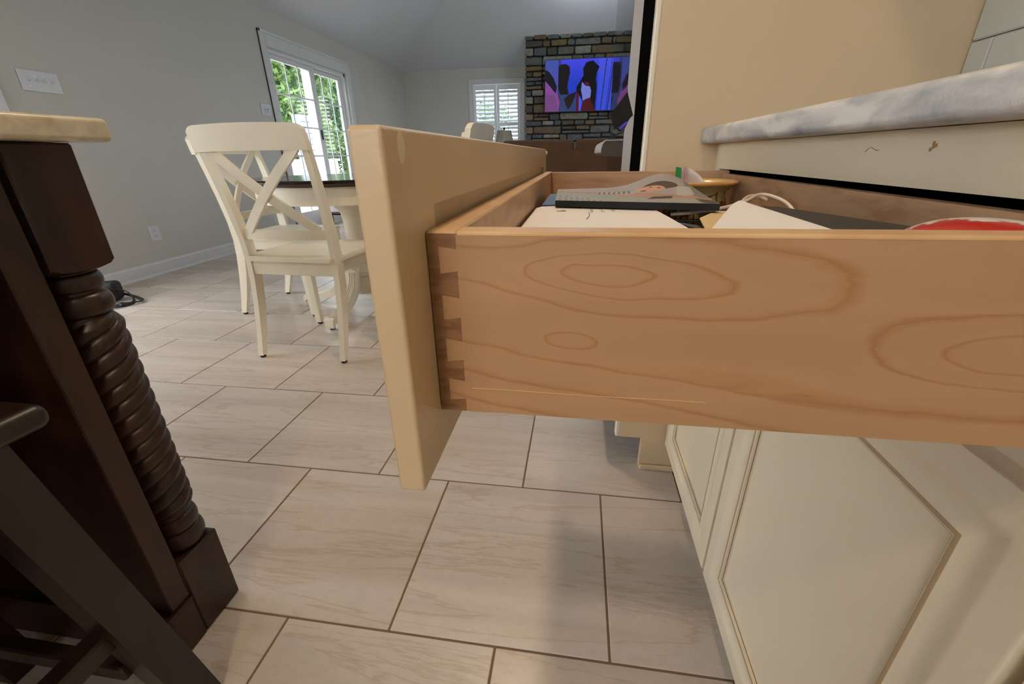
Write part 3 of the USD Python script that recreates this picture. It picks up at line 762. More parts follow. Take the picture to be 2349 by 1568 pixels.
for zc, r_, hgt in ((.204, .0435, .020), (.240, .041, .016)):
    for a in np.linspace(-PI / 2, PI / 2, 9):
        low_p.append((.034 + (r_ - .034) * math.cos(a), zc + hgt * math.sin(a)))
low_p.append((.034, .264))
obj('turned_rings', lathe(low_p, 40, (pcx, pcy, 0)), 'walnut', post, smooth=40)
obj('base_block', cb(IX - .088, IX, .466, .556, .0008, .184, .003), 'walnut', post)
obj('stile', cb(-1.5, IX - .004, .428, .468, .104, .8935, .002), 'walnut', isl)
obj('plinth', [cb(-1.5, IX + .001, .415, .4655, .0008, .098, .002), cb(-1.5, IX + .0025, .4135, .4655, .097, .104, .0015)], 'walnut', isl)
obj('cabinet_back', [bx(-1.55, -1.16, -1.2, .428, .0008, .8935)], 'interior_shade_black', isl)
obj('apron', cb(-.725, -.705, -1.2, .428, .835, .8935, .002), 'walnut', isl)
it = rb(-1.60, -.662, -1.25, .592, .894, .9245, .007, 2)
tag(obj('island_countertop', it, 'granite_island', None, smooth=50), 'beige mottled stone slab on top of the dark island', 'countertop')

# counter stool in front of the island
st = thing('counter_stool', 'dark wooden counter stool with splayed legs beside the island', 'stool')
def leg4(p0, p1, w0, w1, d0=None, d1=None):
    """tapered square leg: centres p0 (top) and p1 (bottom)"""
    d0 = d0 or w0; d1 = d1 or w1
    pts = []
    for (p, w, d) in ((p0, w0, d0), (p1, w1, d1)):
        for sx in (-1, 1):
            for s_ in (-1, 1):
                pts.append((p[0] + sx * w / 2, p[1] + s_ * d / 2, p[2]))
    return trimesh.convex.convex_hull(np.array(pts))
seat = rb(-1.005, -.602, -.11, .350, .582, .614, .014, 2)
obj('seat', seat, 'walnut_stool', st, smooth=50)
tops = {(-1, -1): (-.975, -.06), (1, -1): (-.632, -.06), (-1, 1): (-.975, .278), (1, 1): (-.632, .278)}
for (sx, sy_), (tx, ty) in tops.items():
    obj('leg', leg4((tx, ty, .585), (tx + sx * .018 - .0, ty + sy_ * .078, .0008), .045, .040, .052, .050), 'walnut_stool', st)
obj('stretcher', cb(-.650, -.618, -.10, .300, .235, .268, .003), 'walnut_stool', st)
obj('stretcher', cb(-.99, -.968, -.10, .300, .235, .268, .003), 'walnut_stool', st)
obj('stretcher', cb(-.975, -.64, .300, .322, .150, .180, .003), 'walnut_stool', st)
obj('stretcher', cb(-.975, -.64, -.12, -.10, .150, .180, .003), 'walnut_stool', st)

# ------------------------------------------------------------------ dining chairs and table
def post_mesh(sx):
    """rear leg and back post in one sabre curve (local: seat faces +y)"""
    z = np.array([.0122, .12, .25, .36, .45, .55, .68, .80, .90, .955])
    yb = np.array([.000, .026, .052, .068, .074, .068, .046, .020, -.004, -.018])      # rear edge
    d = np.array([.030, .040, .048, .052, .052, .048, .042, .036, .030, .026])
    x = np.array([.212, .212, .212, .212, .212, .214, .218, .222, .226, .228])
    w = .026
    V, F = [], []
    for k in range(len(z)):
        V += [(sx * (x[k] - w / 2), yb[k], z[k]), (sx * (x[k] + w / 2), yb[k], z[k]), (sx * (x[k] + w / 2), yb[k] + d[k], z[k]), (sx * (x[k] - w / 2), yb[k] + d[k], z[k])]
    for k in range(len(z) - 1):
        for j in range(4):
            q = (j + 1) % 4
            F += [(4 * k + j, 4 * k + q, 4 * k + 4 + q), (4 * k + j, 4 * k + 4 + q, 4 * k + 4 + j)]
    n = 4 * (len(z) - 1)
    F += [(0, 2, 1), (0, 3, 2), (n, n + 1, n + 2), (n, n + 2, n + 3)]
    m = trimesh.Trimesh(np.array(V), np.array(F), process=True); m.fix_normals()
    return m


def bowed(x0, x1, zlo, zhi, ybase, bow, thick, n=18, tilt=0.0):
    """board bowed backwards (towards -y) in plan; zlo, zhi functions of x"""
    xs = np.linspace(x0, x1, n); xc, hw = (x0 + x1) / 2, (x1 - x0) / 2
    V, F = [], []
    for x in xs:
        y = ybase - bow * (1 - ((x - xc) / hw) ** 2)
        a, b = zlo(x), zhi(x)
        V += [(x, y - tilt * (a - .9), a), (x, y - tilt * (b - .9), b), (x, y + thick - tilt * (b - .9), b), (x, y + thick - tilt * (a - .9), a)]
    for k in range(n - 1):
        for j in range(4):
            q = (j + 1) % 4
            F += [(4 * k + j, 4 * k + q, 4 * k + 4 + q), (4 * k + j, 4 * k + 4 + q, 4 * k + 4 + j)]
    e = 4 * (n - 1)
    F += [(0, 2, 1), (0, 3, 2), (e, e + 1, e + 2), (e, e + 2, e + 3)]
    m = trimesh.Trimesh(np.array(V), np.array(F), process=True); m.fix_normals()
    return m


def build_chair(label, loc, rotz):
    t = thing('dining_chair', label, 'chair', loc, rotz, None)
    for s in (-1, 1):
        p = obj('leg', post_mesh(s), 'chair_cream', t, smooth=30)
        obj('foot_glide', cyl((s * .212, .015, .0008), (s * .212, .015, .0125), .0125, n=12), 'chair_glide', p)
    for s in (-1, 1):
        p = obj('leg', leg4((s * .200, .455, .455), (s * .200, .468, .0122), .040, .030), 'chair_cream', t)
        obj('foot_glide', cyl((s * .200, .468, .0008), (s * .200, .468, .0125), .0125, n=12), 'chair_glide', p)
    def crest_top(x):
        e = max(0, abs(x) - .205) / .045
        return .988 + .006 * (1 - (x / .25) ** 2) - .034 * (1 - math.sqrt(max(0, 1 - min(1, e) ** 2)))
    obj('crest_rail', bowed(-.246, .246, lambda x: .900 - .003 * (x / .25) ** 2, crest_top, -.016, .022, .024, 41, .20), 'chair_cream', t, smooth=40)
    obj('lower_rail', bowed(-.203, .203, lambda x: .548, lambda x: .590, .078, .026, .020, 18), 'chair_cream', t, smooth=40)
    def slat(xt, xb, back):
        V, F = [], []
        n = 16
        dx, dz = xb - xt, .584 - .910
        L = math.hypot(dx, dz); px, pz = -dz / L * .019, dx / L * .019
        for k in range(n):
            u = k / (n - 1)
            x, z = xt + dx * u, .910 + dz * u
            yb = (-.022 + .096 * u ** .85) - (.012 * math.sin(PI * u)) + back
            yb -= .018 * (1 - min(1, (abs(x) / .21)) ** 2) * min(1, 4 * u)
            for (sg, yy) in ((-1, 0), (1, 0), (1, .013), (-1, .013)):
                V.append((x + sg * px, yb + yy, z + sg * pz))
        for k in range(n - 1):
            for j in range(4):
                q = (j + 1) % 4
                F.append((4 * k + j, 4 * k + q, 4 * k + 4 + q)); F.append((4 * k + j, 4 * k + 4 + q, 4 * k + 4 + j))
        e = 4 * (n - 1)
        F += [(0, 2, 1), (0, 3, 2), (e, e + 1, e + 2), (e, e + 2, e + 3)]
        m = trimesh.Trimesh(np.array(V), np.array(F), process=True); m.fix_normals()
        return m
    obj('cross_slat', slat(-.195, .165, .010), 'chair_cream', t, smooth=40)
    obj('cross_slat', slat(.195, -.165, -.001), 'chair_cream', t, smooth=40)
    sp_ = Polygon([(-.200, .060), (.200, .060), (.228, .10), (.232, .30), (.226, .46), (.20, .495), (0, .508), (-.20, .495), (-.226, .46), (-.232, .30), (-.228, .10)])
    obj('seat', [prism(sp_, 'z', .452, .468), prism(sp_.buffer(-.006), 'z', .467, .473)], 'chair_cream', t)
    obj('apron', [cb(-.199, .199, .078, .098, .388, .452, .002)], 'chair_cream', t)
    obj('apron', [cb(-.199, .199, .452, .472, .400, .452, .002)], 'chair_cream', t)
    for s in (-1, 1):
        obj('apron', cb(min(s * .190, s * .210), max(s * .190, s * .210), .11, .44, .395, .452, .002), 'chair_cream', t)
    return t


ch = build_chair('cream cross-back dining chair nearest the viewer, its back to the open drawer side', (-1.252, 1.650, 0), -2.0)
dup(ch, 'dining_chair', 'cream cross-back dining chair half hidden behind the nearest one, against the left wall side', 'chair', (-2.005, 2.44, 0), -90.0)
dup(ch, 'dining_chair', 'cream cross-back dining chair of which only the top rail shows above the drawer front', 'chair', (-.455, 2.07, 0), 90.0)

TCX, TCY, TR, TZ = -1.30, 2.45, .515, .7745
dt = thing('dining_table', 'round dining table with a dark wood top on a cream pedestal', 'table', (TCX, TCY, 0))
obj('table_top', lathe([(TR - .03, TZ - .031), (TR - .012, TZ - .029), (TR - .008, TZ - .021), (TR, TZ - .015), (TR, TZ - .008), (TR - .006, TZ - .001), (TR - .012, TZ)], 96), 'table_dark', dt, smooth=40)
obj('apron', lathe([(TR - .055, TZ - .116), (TR - .035, TZ - .116), (TR - .035, TZ - .0315), (TR - .055, TZ - .0315)], 96), 'chair_cream', dt, smooth=40)
colp = [(.062, .20), (.085, .215), (.088, .24), (.070, .262), (.062, .285), (.080, .302), (.084, .318), (.074, .335), (.066, .36), (.064, .44), (.066, .52), (.072, .57), (.085, .60), (.10, .61), (.10, .63), (.082, .64), (.082, .668), (.14, .67), (.14, TZ - .032)]
obj('pedestal', lathe(colp, 40), 'chair_cream', dt, smooth=40)
obj('pedestal_hub', lathe([(.05, .095), (.066, .105), (.072, .13), (.072, .205), (.05, .21)], 32), 'chair_cream', dt, smooth=40)
for k, an in enumerate((-92, -182, -2, 88)):
    up, lo_ = [], []
    for t in np.linspace(0, PI / 2, 20):
        u = t / (PI / 2)
        c_, s_n = math.cos(t), math.sin(t)
        r_, z_ = .092 + .318 * (1 - c_), .262 - .222 * s_n + .010 * u * u
        th = .070 - .036 * u
        nx_, nz_ = c_ * .222, s_n * .318
        L_ = math.hypot(nx_, nz_)
        up.append((r_ + nx_ / L_ * th / 2, z_ + nz_ / L_ * th / 2))
        lo_.append((r_ - nx_ / L_ * th / 2, max(z_ - nz_ / L_ * th / 2, .0125)))
    up.append((.428, up[-1][1] - .006)); up.append((.434, .032)); lo_.append((.428, .0125))
    q = obj('foot', moved(prism(Polygon(up + lo_[::-1]).buffer(0), 'y', -.026, .026), rz=math.radians(an)), 'chair_cream', dt, smooth=35)
    fl_ = [moved(tube([(a, yy, b) for a, b in up[1:-2]], .0046, 8), rz=math.radians(an)) for yy in (-.0165, -.0055, .0055, .0165)]
    obj('reeding', fl_, 'chair_cream', q, smooth=True)
    obj('foot_glide', moved(cyl((.405, 0, .0008), (.405, 0, .0124), .014, n=12), rz=math.radians(an)), 'chair_glide', q)

# low bench and white box near the sliding door, seen under the table
be = thing('low_bench', 'low dark wooden bench in front of the sliding glass door', 'bench', (-3.12, 6.0, 0))
obj('bench_top', cb(-.22, .22, -.45, .45, .17, .20, .004), 'table_dark', be)
for sx in (-1, 1):
    for s_ in (-1, 1):
        obj('leg', cb(sx * .18 - .02, sx * .18 + .02, s_ * .40 - .02, s_ * .40 + .02, .0008, .1701, .003), 'table_dark', be)
wb = thing('storage_box', 'pale grey box standing on the low bench by the glass door', 'box', (-3.12, 5.85, .2005))
obj('box_body', rb(-.19, .19, -.28, .28, 0, .175, .015, 2), 'box_white', wb)
obj('box_lid', rb(-.195, .195, -.285, .285, .1755, .20, .01, 2), 'box_white', wb)

# black leash lying by the left skirting
ls = thing('pet_harness', 'tangled black strap harness lying on the tiles by the left wall', 'harness')
def loop(pts, r=.011, flat=.35):
    P = np.array(pts, float)
    from scipy.interpolate import CubicSpline
    t = np.linspace(0, 1, len(P))
    return tube(CubicSpline(t, P)(np.linspace(0, 1, 44)), r, 8, flat)
obj('strap', loop([(-3.24, 2.42, .16), (-3.16, 2.42, .06), (-3.07, 2.44, .03), (-2.96, 2.42, .015), (-2.88, 2.38, .012), (-2.87, 2.34, .013), (-2.93, 2.30, .015), (-3.0, 2.28, .018), (-3.1, 2.24, .03)]), 'strap', ls, smooth=True)
obj('strap', loop([(-3.10, 2.26, .04), (-3.05, 2.34, .09), (-3.0, 2.40, .06), (-2.92, 2.36, .03), (-2.88, 2.30, .013), (-2.97, 2.22, .012), (-3.05, 2.19, .012)]), 'strap', ls, smooth=True)
obj('harness_pad', moved(rb(-.11, .11, -.06, .06, 0.002, .13, .03, 2), (-3.16, 2.36, 0), rz=.5), 'strap', ls, smooth=50)
obj('strap', loop([(-3.12, 2.2, .02), (-3.02, 2.18, .014), (-2.95, 2.20, .013), (-2.90, 2.25, .013), (-2.96, 2.27, .03), (-3.06, 2.3, .05)], .009), 'strap', ls, smooth=True)

# ------------------------------------------------------------------ fireplace with single stones, television, sofa, lamp
CX0, CX1, CYF = -1.0, 1.16, 8.52
ZST = 2.70
fp_ = thing('fireplace', 'grey and tan stacked-stone chimney breast on the back wall', 'fireplace')
obj('masonry_core', bx(CX0 + .02, CX1, CYF + .035, YB - .001, .0005, ZST - .01), 'mortar', fp_)
def stone(x0, x1, z0, z1, dep, seed):
    r = random.Random(seed)
    w, h = x1 - x0, z1 - z0
    j = lambda s: r.uniform(-s, s)
    c = min(.016, w * .2, h * .25)
    ring = []
    for sx, sz in ((0, 0), (1, 0), (1, 1), (0, 1)):
        X, Z = (x0, x1)[sx], (z0, z1)[sz]
        ax, az = (1, -1)[sx], (1, -1)[sz]
        ox, oz = j(.006) + ax * .005, j(.006) + az * .005
        ring += [(X + ax * c * r.uniform(.6, 1.7) + ox * .3, Z + oz), (X + ox, Z + az * c * r.uniform(.6, 1.7) + oz * .3)]
    yf = CYF + .012 - dep
    back = [(x, CYF + .05, z) for x, z in ring]
    xm_, zm_ = (x0 + x1) / 2, (z0 + z1) / 2
    mid = [(x, yf + .010, z) for x, z in ring]
    front = [(xm_ + (x - xm_) * (1 - .014 / w), yf + j(.003), zm_ + (z - zm_) * (1 - .016 / h)) for x, z in ring]
    return trimesh.convex.convex_hull(np.array(back + mid + front))
z = .62; seed = 100; stones_left = 290
while z < ZST - .01:
    hrow = rnd.choice([.085, .10, .115, .13, .145])
    if ZST - (z + hrow) < .07:
        hrow = ZST - z
    x = CX0
    first = True
    while x < CX1 - .02:
        w_ = rnd.choice([.13, .18, .22, .28, .34, .42, .5])
        if first:
            w_ = rnd.choice([.12, .15, .30])
        if CX1 - (x + w_) < .12:
            w_ = CX1 - x
        g = .004
        def put(a0, a1, b0, b1):
            global seed
            seed += 1
            obj('stone', stone(a0 + g, a1 - g, b0 + g, b1 - g, rnd.uniform(0, .03), seed), f'stone_{rnd.choices(range(8), [5, 4, 2, 3, 3, 4, 2, 4])[0]}', fp_, smooth=28)
        if hrow >= .115 and w_ >= .28 and rnd.random() < .45:
            s_ = hrow * rnd.uniform(.4, .6)
            k = rnd.uniform(.35, .65)
            put(x, x + w_, z, z + s_)
            put(x, x + w_ * k, z + s_, z + hrow)
            put(x + w_ * k, x + w_, z + s_, z + hrow)
        else:
            put(x, x + w_, z, z + hrow)
        x += w_; first = False
    z += hrow

tv = thing('television', 'wide flat television on the stone chimney breast, showing dark figures against blue', 'television')
TX0, TX1, TZ0, TZ1 = -.640, .720, 1.555, 2.312
obj('housing', cb(TX0 - .012, TX1 + .012, CYF - .075, CYF - .0225, TZ0 - .014, TZ1 + .012, .004), 'wire_black', tv)


def tv_paint(u, v):
    X = 395 + u / .815 * 840; Y = 445 + v * 635
    c = np.zeros(X.shape + (3,))
    top = np.array(srgb(74, 80, 255)); botc = np.array(srgb(34, 66, 214))
    k = np.clip(v * 2.2, 0, 1)[..., None]
    c[:] = top * (1 - k) + botc * k
    L = X < 585
    c[L] = (np.array(srgb(70, 92, 190)) * (1 - v[..., None]) + np.array(srgb(104, 84, 170)) * v[..., None])[L]
    def fill(poly, rgb):
        c[inside(poly, X, Y)] = srgb(*rgb)
    right = X > 1060
    c[right] = (np.array(srgb(84, 94, 248)) * (1 - .6 * k) + np.array(srgb(50, 82, 232)) * .6 * k)[right]
    fill([(560, 440), (590, 440), (600, 1085), (560, 1085)], (66, 60, 110))
    fill([(390, 690), (450, 740), (520, 830), (560, 880), (585, 960), (570, 1085), (390, 1085)], (150, 80, 165))
    fill([(390, 860), (520, 870), (560, 1000), (560, 1085), (390, 1085)], (128, 78, 140))
    fill([(390, 555), (440, 580), (500, 660), (545, 770), (530, 850), (480, 790), (430, 730), (390, 690)], (22, 16, 34))
    fill([(565, 520), (600, 498), (660, 500), (700, 530), (708, 600), (690, 700), (680, 780), (700, 870), (590, 870), (562, 780)], (24, 16, 22))
    fill([(590, 870), (700, 872), (790, 880), (790, 1085), (600, 1085)], (50, 72, 120))
    fill([(640, 930), (700, 870), (760, 850), (800, 830), (780, 900), (740, 1000), (700, 1060), (670, 1010)], (38, 22, 24))
    fill([(880, 640), (870, 560), (905, 490), (935, 478), (995, 468), (1022, 500), (1072, 545), (1045, 610), (1035, 690), (1052, 780), (1040, 960), (1045, 1085), (860, 1085), (885, 960), (850, 900), (800, 860), (796, 780), (835, 720)], (10, 7, 10))
    fill([(795, 850), (830, 860), (832, 1085), (796, 1085)], (92, 22, 30))
    fill([(834, 900), (870, 960), (855, 1085), (832, 1085)], (92, 100, 236))
    fill([(885, 940), (975, 915), (1000, 960), (1035, 1060), (1030, 1085), (862, 1085)], (82, 20, 26))
    fill([(862, 720), (880, 735), (905, 765), (940, 775), (965, 775), (988, 850), (976, 915), (930, 930), (882, 952), (870, 880), (855, 820)], (128, 140, 232))
    fill([(890, 720), (960, 735), (950, 770), (915, 765)], (86, 30, 46))
    fill([(985, 760), (1045, 760), (1048, 950), (1000, 1000), (980, 920)], (12, 7, 10))
    for x0, x1, w in ((1158, 1112, 5), (1246, 1198, 6), (1225, 1180, 3)):
        c[np.abs(X - (x0 + (x1 - x0) * v)) < w] = srgb(30, 42, 120)
    return c


g_, u_, v_ = grid(lambda u, v: (TX0 + u * (TX1 - TX0), 0 * u + CYF - .0765, TZ1 - v * (TZ1 - TZ0)), 280, 150)
obj('screen', g_, 'screen_print', tv, smooth=False, col=tv_paint(u_, v_))

# sofa seen from behind
so = thing('sofa', 'brown fabric sofa seen from behind in the living room', 'sofa', (.35, 4.62, 0))
obj('back_frame', rb(-1.13, 1.13, 0, .17, .06, .925, .04, 2), 'sofa_fabric', so, smooth=50)
obj('seat_base', rb(-1.05, 1.05, .165, .95, .06, .34, .03, 2), 'sofa_fabric', so, smooth=50)
for s in (-1, 1):
    obj('arm', rb(min(s * .92, s * 1.15), max(s * .92, s * 1.15), .0, .96, .05, .66, .05, 2), 'sofa_fabric', so, smooth=50)
for a, b in ((-1.12, -.415), (-.40, .33), (.345, 1.12)):
    obj('back_cushion', rb(a, b, .005, .24, .76, 1.003, .035, 2), 'sofa_fabric', so, smooth=50)
for a, b in ((-.91, -.01), (.01, .91)):
    obj('seat_cushion', rb(a, b, .20, .97, .335, .50, .05, 2), 'sofa_fabric', so, smooth=50)
for sx in (-1, 1):
    for yy in (.08, .88):
        obj('leg', leg4((sx * 1.0, yy, .065), (sx * 1.0, yy, .0012), .05, .04), 'table_dark', so)

et = thing('end_table', 'small dark side table under the lamp by the back window', 'table', (-1.38, 8.55, 0))
obj('table_top', lathe([(.26, .60), (.27, .61), (.27, .622), (.262, .63)], 32), 'table_dark', et)
obj('pedestal', lathe([(.16, .0008), (.16, .02), (.04, .04), (.03, .3), (.04, .5599), (.12, .60)], 24), 'table_dark', et)
lp = thing('table_lamp', 'table lamp with a grey-beige tapered shade in front of the shuttered window', 'lamp', (-1.38, 8.55, .6305))
obj('base', lathe([(.09, 0), (.09, .015), (.03, .03), (.05, .10), (.085, .20), (.06, .31), (.018, .36), (.012, .46)], 28), 'bronze', lp, smooth=40)
sh_ = lathe([(.178, .40), (.125, .655)], 40)
tk = trimesh.Trimesh(sh_.vertices[:-2], [f for f in sh_.faces if max(f) < len(sh_.vertices) - 2], process=False)
shp = lathe([(.178, .40), (.126, .655), (.122, .655), (.174, .40)], 40)
shp = trimesh.Trimesh(shp.vertices[:-2], [f for f in shp.faces if max(f) < len(shp.vertices) - 2], process=False)
shade = obj('shade', shp, 'lamp_shade', lp, smooth=40)
obj('finial', [cyl((0, 0, .46), (0, 0, .675), .005, n=8), trimesh.creation.icosphere(2, .02).apply_translation([0, 0, .685])], 'bronze', lp, smooth=40)
obj('spider', [cyl((-.122, 0, .648), (.122, 0, .648), .003, n=6), cyl((0, -.122, .648), (0, .122, .648), .003, n=6)], 'bronze', lp)

# ------------------------------------------------------------------ what lies in the drawer
def sheet_stack(poly, z0, z1):
    return prism(poly, 'z', z0, z1)


pp = thing('paper_stack', 'thick stack of white papers at the front left of the drawer', 'papers')
obj('top_sheet', prism([(-.055, .245), (-.055, .60), (-.049, .618), (-.03, .624), (.095, .612), (.101, .50), (.104, .430), (.120, .30), (.115, .245)], 'z', .8000, .8028), 'paper_white', pp, smooth=False)
obj('lower_sheets', prism([(-.052, .250), (-.052, .60), (.090, .60), (.096, .45), (.108, .250)], 'z', ZBOT, .7999), 'paper', pp, smooth=False)
marks = []
for k in range(3):
    for i in range(9 - 2 * k):
        y = .600 - .0062 * i - .006 * k
        marks.append(bx(.016 + .013 * k, .016 + .013 * k + rnd.uniform(.0015, .004), y, y + .0022, .8027, .80295))
obj('printed_lines', marks, 'ink', pp, smooth=False)
obj('stain', [cb(-.026, -.014, .560, .566, .8026, .8032, .0003), cb(-.021, -.016, .563, .571, .8026, .8033, .0003)], 'stain', pp)
obj('pen_scribble', tube([(.010 + .004 * math.sin(2.2 * t), .49 + .06 * t, .8031) for t in np.linspace(0, 1, 12)], .0005, 5), 'scratch', pp)

# mouse pad with a photographic print of a small child
NL, NR, FR_, FL_ = (-.030, .600), (.165, .555), (.185, .860), (-.036, .800)
def pad(u, v):
    cx = (NL[0] * (1 - u) + NR[0] * u) * (1 - v) + (FL_[0] * (1 - u) + FR_[0] * u) * v
    cy_ = (NL[1] * (1 - u) + NR[1] * u) * (1 - v) + (FL_[1] * (1 - u) + FR_[1] * u) * v
    return cx, cy_, .8125 + .022 * v ** 1.5 * np.exp(-((u - .82) / .22) ** 2)
def pad_paint(u, v):
    c = np.zeros(u.shape + (3,)); c[:] = srgb(186, 180, 176)
    def fill(poly, rgb):
        c[inside(poly, u, v)] = srgb(*rgb)
    def ell(cu, cv, ru, rv, ang, rgb, cond=True):
        du, dv = u - cu, v - cv
        a = math.radians(ang); p = du * math.cos(a) + dv * math.sin(a); q = -du * math.sin(a) + dv * math.cos(a)
        c[((p / ru) ** 2 + (q / rv) ** 2 < 1) & cond] = srgb(*rgb)
    fill([(.90, 0), (1, 0), (1, 1), (.93, .6)], (150, 143, 138))
    fill([(.80, .20), (.93, .30), (.97, .62), (.86, .55)], (205, 200, 194))
    fill([(0, .62), (.30, .42), (.62, .22), (.95, .14), (1, .10), (1, .16), (.7, .34), (.45, .55), (0, .80)], (196, 160, 140))
    fill([(0, .40), (.22, .26), (.50, .06), (.62, .06), (.40, .30), (.14, .52), (0, .64)], (168, 186, 172))
    z_ = (u * 26 + np.abs(((v * 22) % 2) - 1) * .8) % 1
    cond = inside([(0, 0), (.34, 0), (.20, .22), (0, .42)], u, v)
    c[cond] = np.where((z_ < .45)[..., None], np.array(srgb(84, 86, 92)), np.array(srgb(212, 208, 200)))[cond]
    fill([(.30, .45), (.52, .38), (.60, .50), (.42, .62), (.30, .58)], (196, 190, 186))
    for k in range(7):
        fill([(.30 + .035 * k, .44), (.315 + .035 * k, .44), (.325 + .035 * k, .60), (.31 + .035 * k, .60)], (120, 104, 104))
    fill([(.40, .24), (.62, .30), (.66, .38), (.46, .34)], (206, 164, 146))
    fill([(.84, .17), (.95, .22), (.90, .26), (.82, .22)], (206, 164, 146))
    fill([(.60, .14), (.76, .16), (.78, .24), (.66, .24)], (62, 52, 48))
    fill([(.93, 0), (1, 0), (1, .12), (.90, .16)], (96, 84, 80))
    ell(.755, .62, .125, .13, 30, (92, 66, 50))
    ell(.675, .545, .095, .115, 30, (226, 176, 156))
    ell(.685, .60, .010, .020, 20, (36, 26, 24)); ell(.735, .535, .010, .020, 20, (36, 26, 24))
    ell(.66, .55, .010, .012, 20, (206, 140, 124))
    ell(.622, .50, .020, .030, 20, (176, 50, 56)); ell(.620, .50, .010, .014, 20, (70, 20, 26))
    return c ** 1.25 * .88
gm_, u_, v_ = grid(pad, 170, 130)
mp_ = thing('mouse_pad', 'curled mouse pad printed with a photo of a small child, black rubber underneath', 'mouse pad')
obj('printed_cloth', gm_, 'matte_print', mp_, smooth=True, col=pad_paint(u_, v_))
gb_, _, _ = grid(lambda u, v: tuple(np.array(pad(u, v)) - np.array([0, 0, .0003]).reshape(3, 1, 1)), 60, 46, thick=.0078)
obj('rubber_base', gb_, 'rubber', mp_, smooth=30)
tag(obj('blue_card', prism([(-.050, .628), (-.010, .640), (-.012, .82), (-.050, .82)], 'z', ZBOT, .8035), 'blue_card'), 'blue card edge showing under the mouse pad', 'card')

# painted bowl with a zip bag in it
BCX, BCY = .2065, .885
bw = thing('bowl', 'painted stoneware bowl with a yellow rim and fruit pattern in the far drawer corner', 'bowl', (BCX, BCY, ZBOT))
bprof = [(.040, 0), (.052, .002), (.062, .016), (.064, .030), (.060, .046), (.060, .054), (.068, .062), (.074, .0665)]
def bowl_mesh(prof, n=96):
    ang = np.linspace(0, 2 * PI, n, endpoint=False)
    ts = np.linspace(0, len(prof) - 1, 60)
    R = np.interp(ts, range(len(prof)), [p[0] for p in prof]); Z = np.interp(ts, range(len(prof)), [p[1] for p in prof])
    V = np.array([(r * math.cos(a), r * math.sin(a), z) for r, z in zip(R, Z) for a in ang])
    idx = np.arange(60 * n).reshape(60, n)
    a, b, c, d = idx[:-1], np.roll(idx, -1, 1)[:-1], np.roll(idx, -1, 1)[1:], idx[1:]
    F = np.vstack([np.stack([a.ravel(), b.ravel(), c.ravel()], 1), np.stack([a.ravel(), c.ravel(), d.ravel()], 1)])
    return trimesh.Trimesh(V, F, process=False)
bm = bowl_mesh(bprof)
ba = np.degrees(np.arctan2(bm.vertices[:, 1], bm.vertices[:, 0])); bz = bm.vertices[:, 2]
bc_ = np.zeros((len(ba), 3)); bc_[:] = srgb(150, 140, 92)
for k in range(-4, 5):
    a0 = -75 + k * 62
    da = (ba - a0 + 180) % 360 - 180
    bc_[((da / 19) ** 2 + ((bz - .030) / .017) ** 2) < 1] = srgb(66, 74, 30)
    bc_[(np.abs(da - 18) < 3) & (bz > .028) & (bz < .055)] = srgb(46, 30, 18)
    bc_[(((da - 32) / 11) ** 2 + ((bz - .027) / .014) ** 2) < 1] = srgb(120, 44, 28)
    bc_[(np.abs(bz - .047 - .0003 * np.abs(da)) < .0012) & (np.abs(da) < 22)] = srgb(60, 44, 26)
obj('bowl_body', bm, 'bowl_print', bw, smooth=True, col=bc_)
rim = [(.0735, .0655), (.0775, .068), (.078, .0705), (.0735, .0725), (.066, .069), (.056, .058), (.054, .03), (.04, .006)]
rm = lathe(rim, 64); rm = trimesh.Trimesh(rm.vertices, [f for f in rm.faces if len(rm.vertices) - 2 not in f], process=False)
obj('rim', rm, 'rim_glaze', bw, smooth=40)
zb_ = thing('zip_bag', 'crumpled clear zip bag with a green seal standing in the bowl', 'bag', (BCX - .012, BCY, ZBOT + .008))
def film(u, v):
    x = -.010 + .062 * u * (1 - .35 * v) + .004 * np.sin(9 * v); y = .012 * np.sin(5 * u) + .006 * np.sin(11 * v + 3 * u)
    return x, y, .088 * v * (1 - .28 * u ** 2)
fm, _, _ = grid(film, 24, 24)
obj('film', fm, 'bag_film', zb_, smooth=True)
def strip(x0, x1):
    return [np.array(0)] and trimesh.convex.convex_hull(np.array([(x0, -.004, .02), (x1, -.004, .02), (x0 - .004, -.004, .088), (x1 - .004, -.004, .086), (x0, -.002, .02), (x1, -.002, .02), (x0 - .004, -.002, .088), (x1 - .004, -.002, .086)]))
obj('seal', strip(-.016, -.006), 'bag_green', zb_, label='green zip seal')
obj('seal', strip(-.0035, -.0015), 'bag_pink', zb_, label='pink zip seal')
obj('seal', strip(.0005, .0025), 'bag_pink', zb_, label='pink zip seal')

# wire tray
wt = thing('wire_tray', 'small black wire mesh tray between the papers', 'tray', (0, 0, 0))
wx0, wx1, wy0, wy1, wz0, wz1 = .108, .186, .556, .700, ZBOT + .001, .7925
obj('rim_wire', tube([(wx0, wy0, wz1), (wx1, wy0, wz1), (wx1, wy1, wz1), (wx0, wy1, wz1), (wx0, wy0, wz1)], .0016, 8), 'wire_black', wt)
ww = []
for i in range(9):
    xx = wx0 + (wx1 - wx0) * (i + .5) / 9
    ww += [cyl((xx, wy0, wz0), (xx, wy0, wz1), .0008, n=6), cyl((xx, wy1, wz0), (xx, wy1, wz1), .0008, n=6)]
for i in range(12):
    yy = wy0 + (wy1 - wy0) * (i + .5) / 12
    ww += [cyl((wx0, yy, wz0), (wx0, yy, wz1), .0008, n=6), cyl((wx1, yy, wz0), (wx1, yy, wz1), .0008, n=6)]
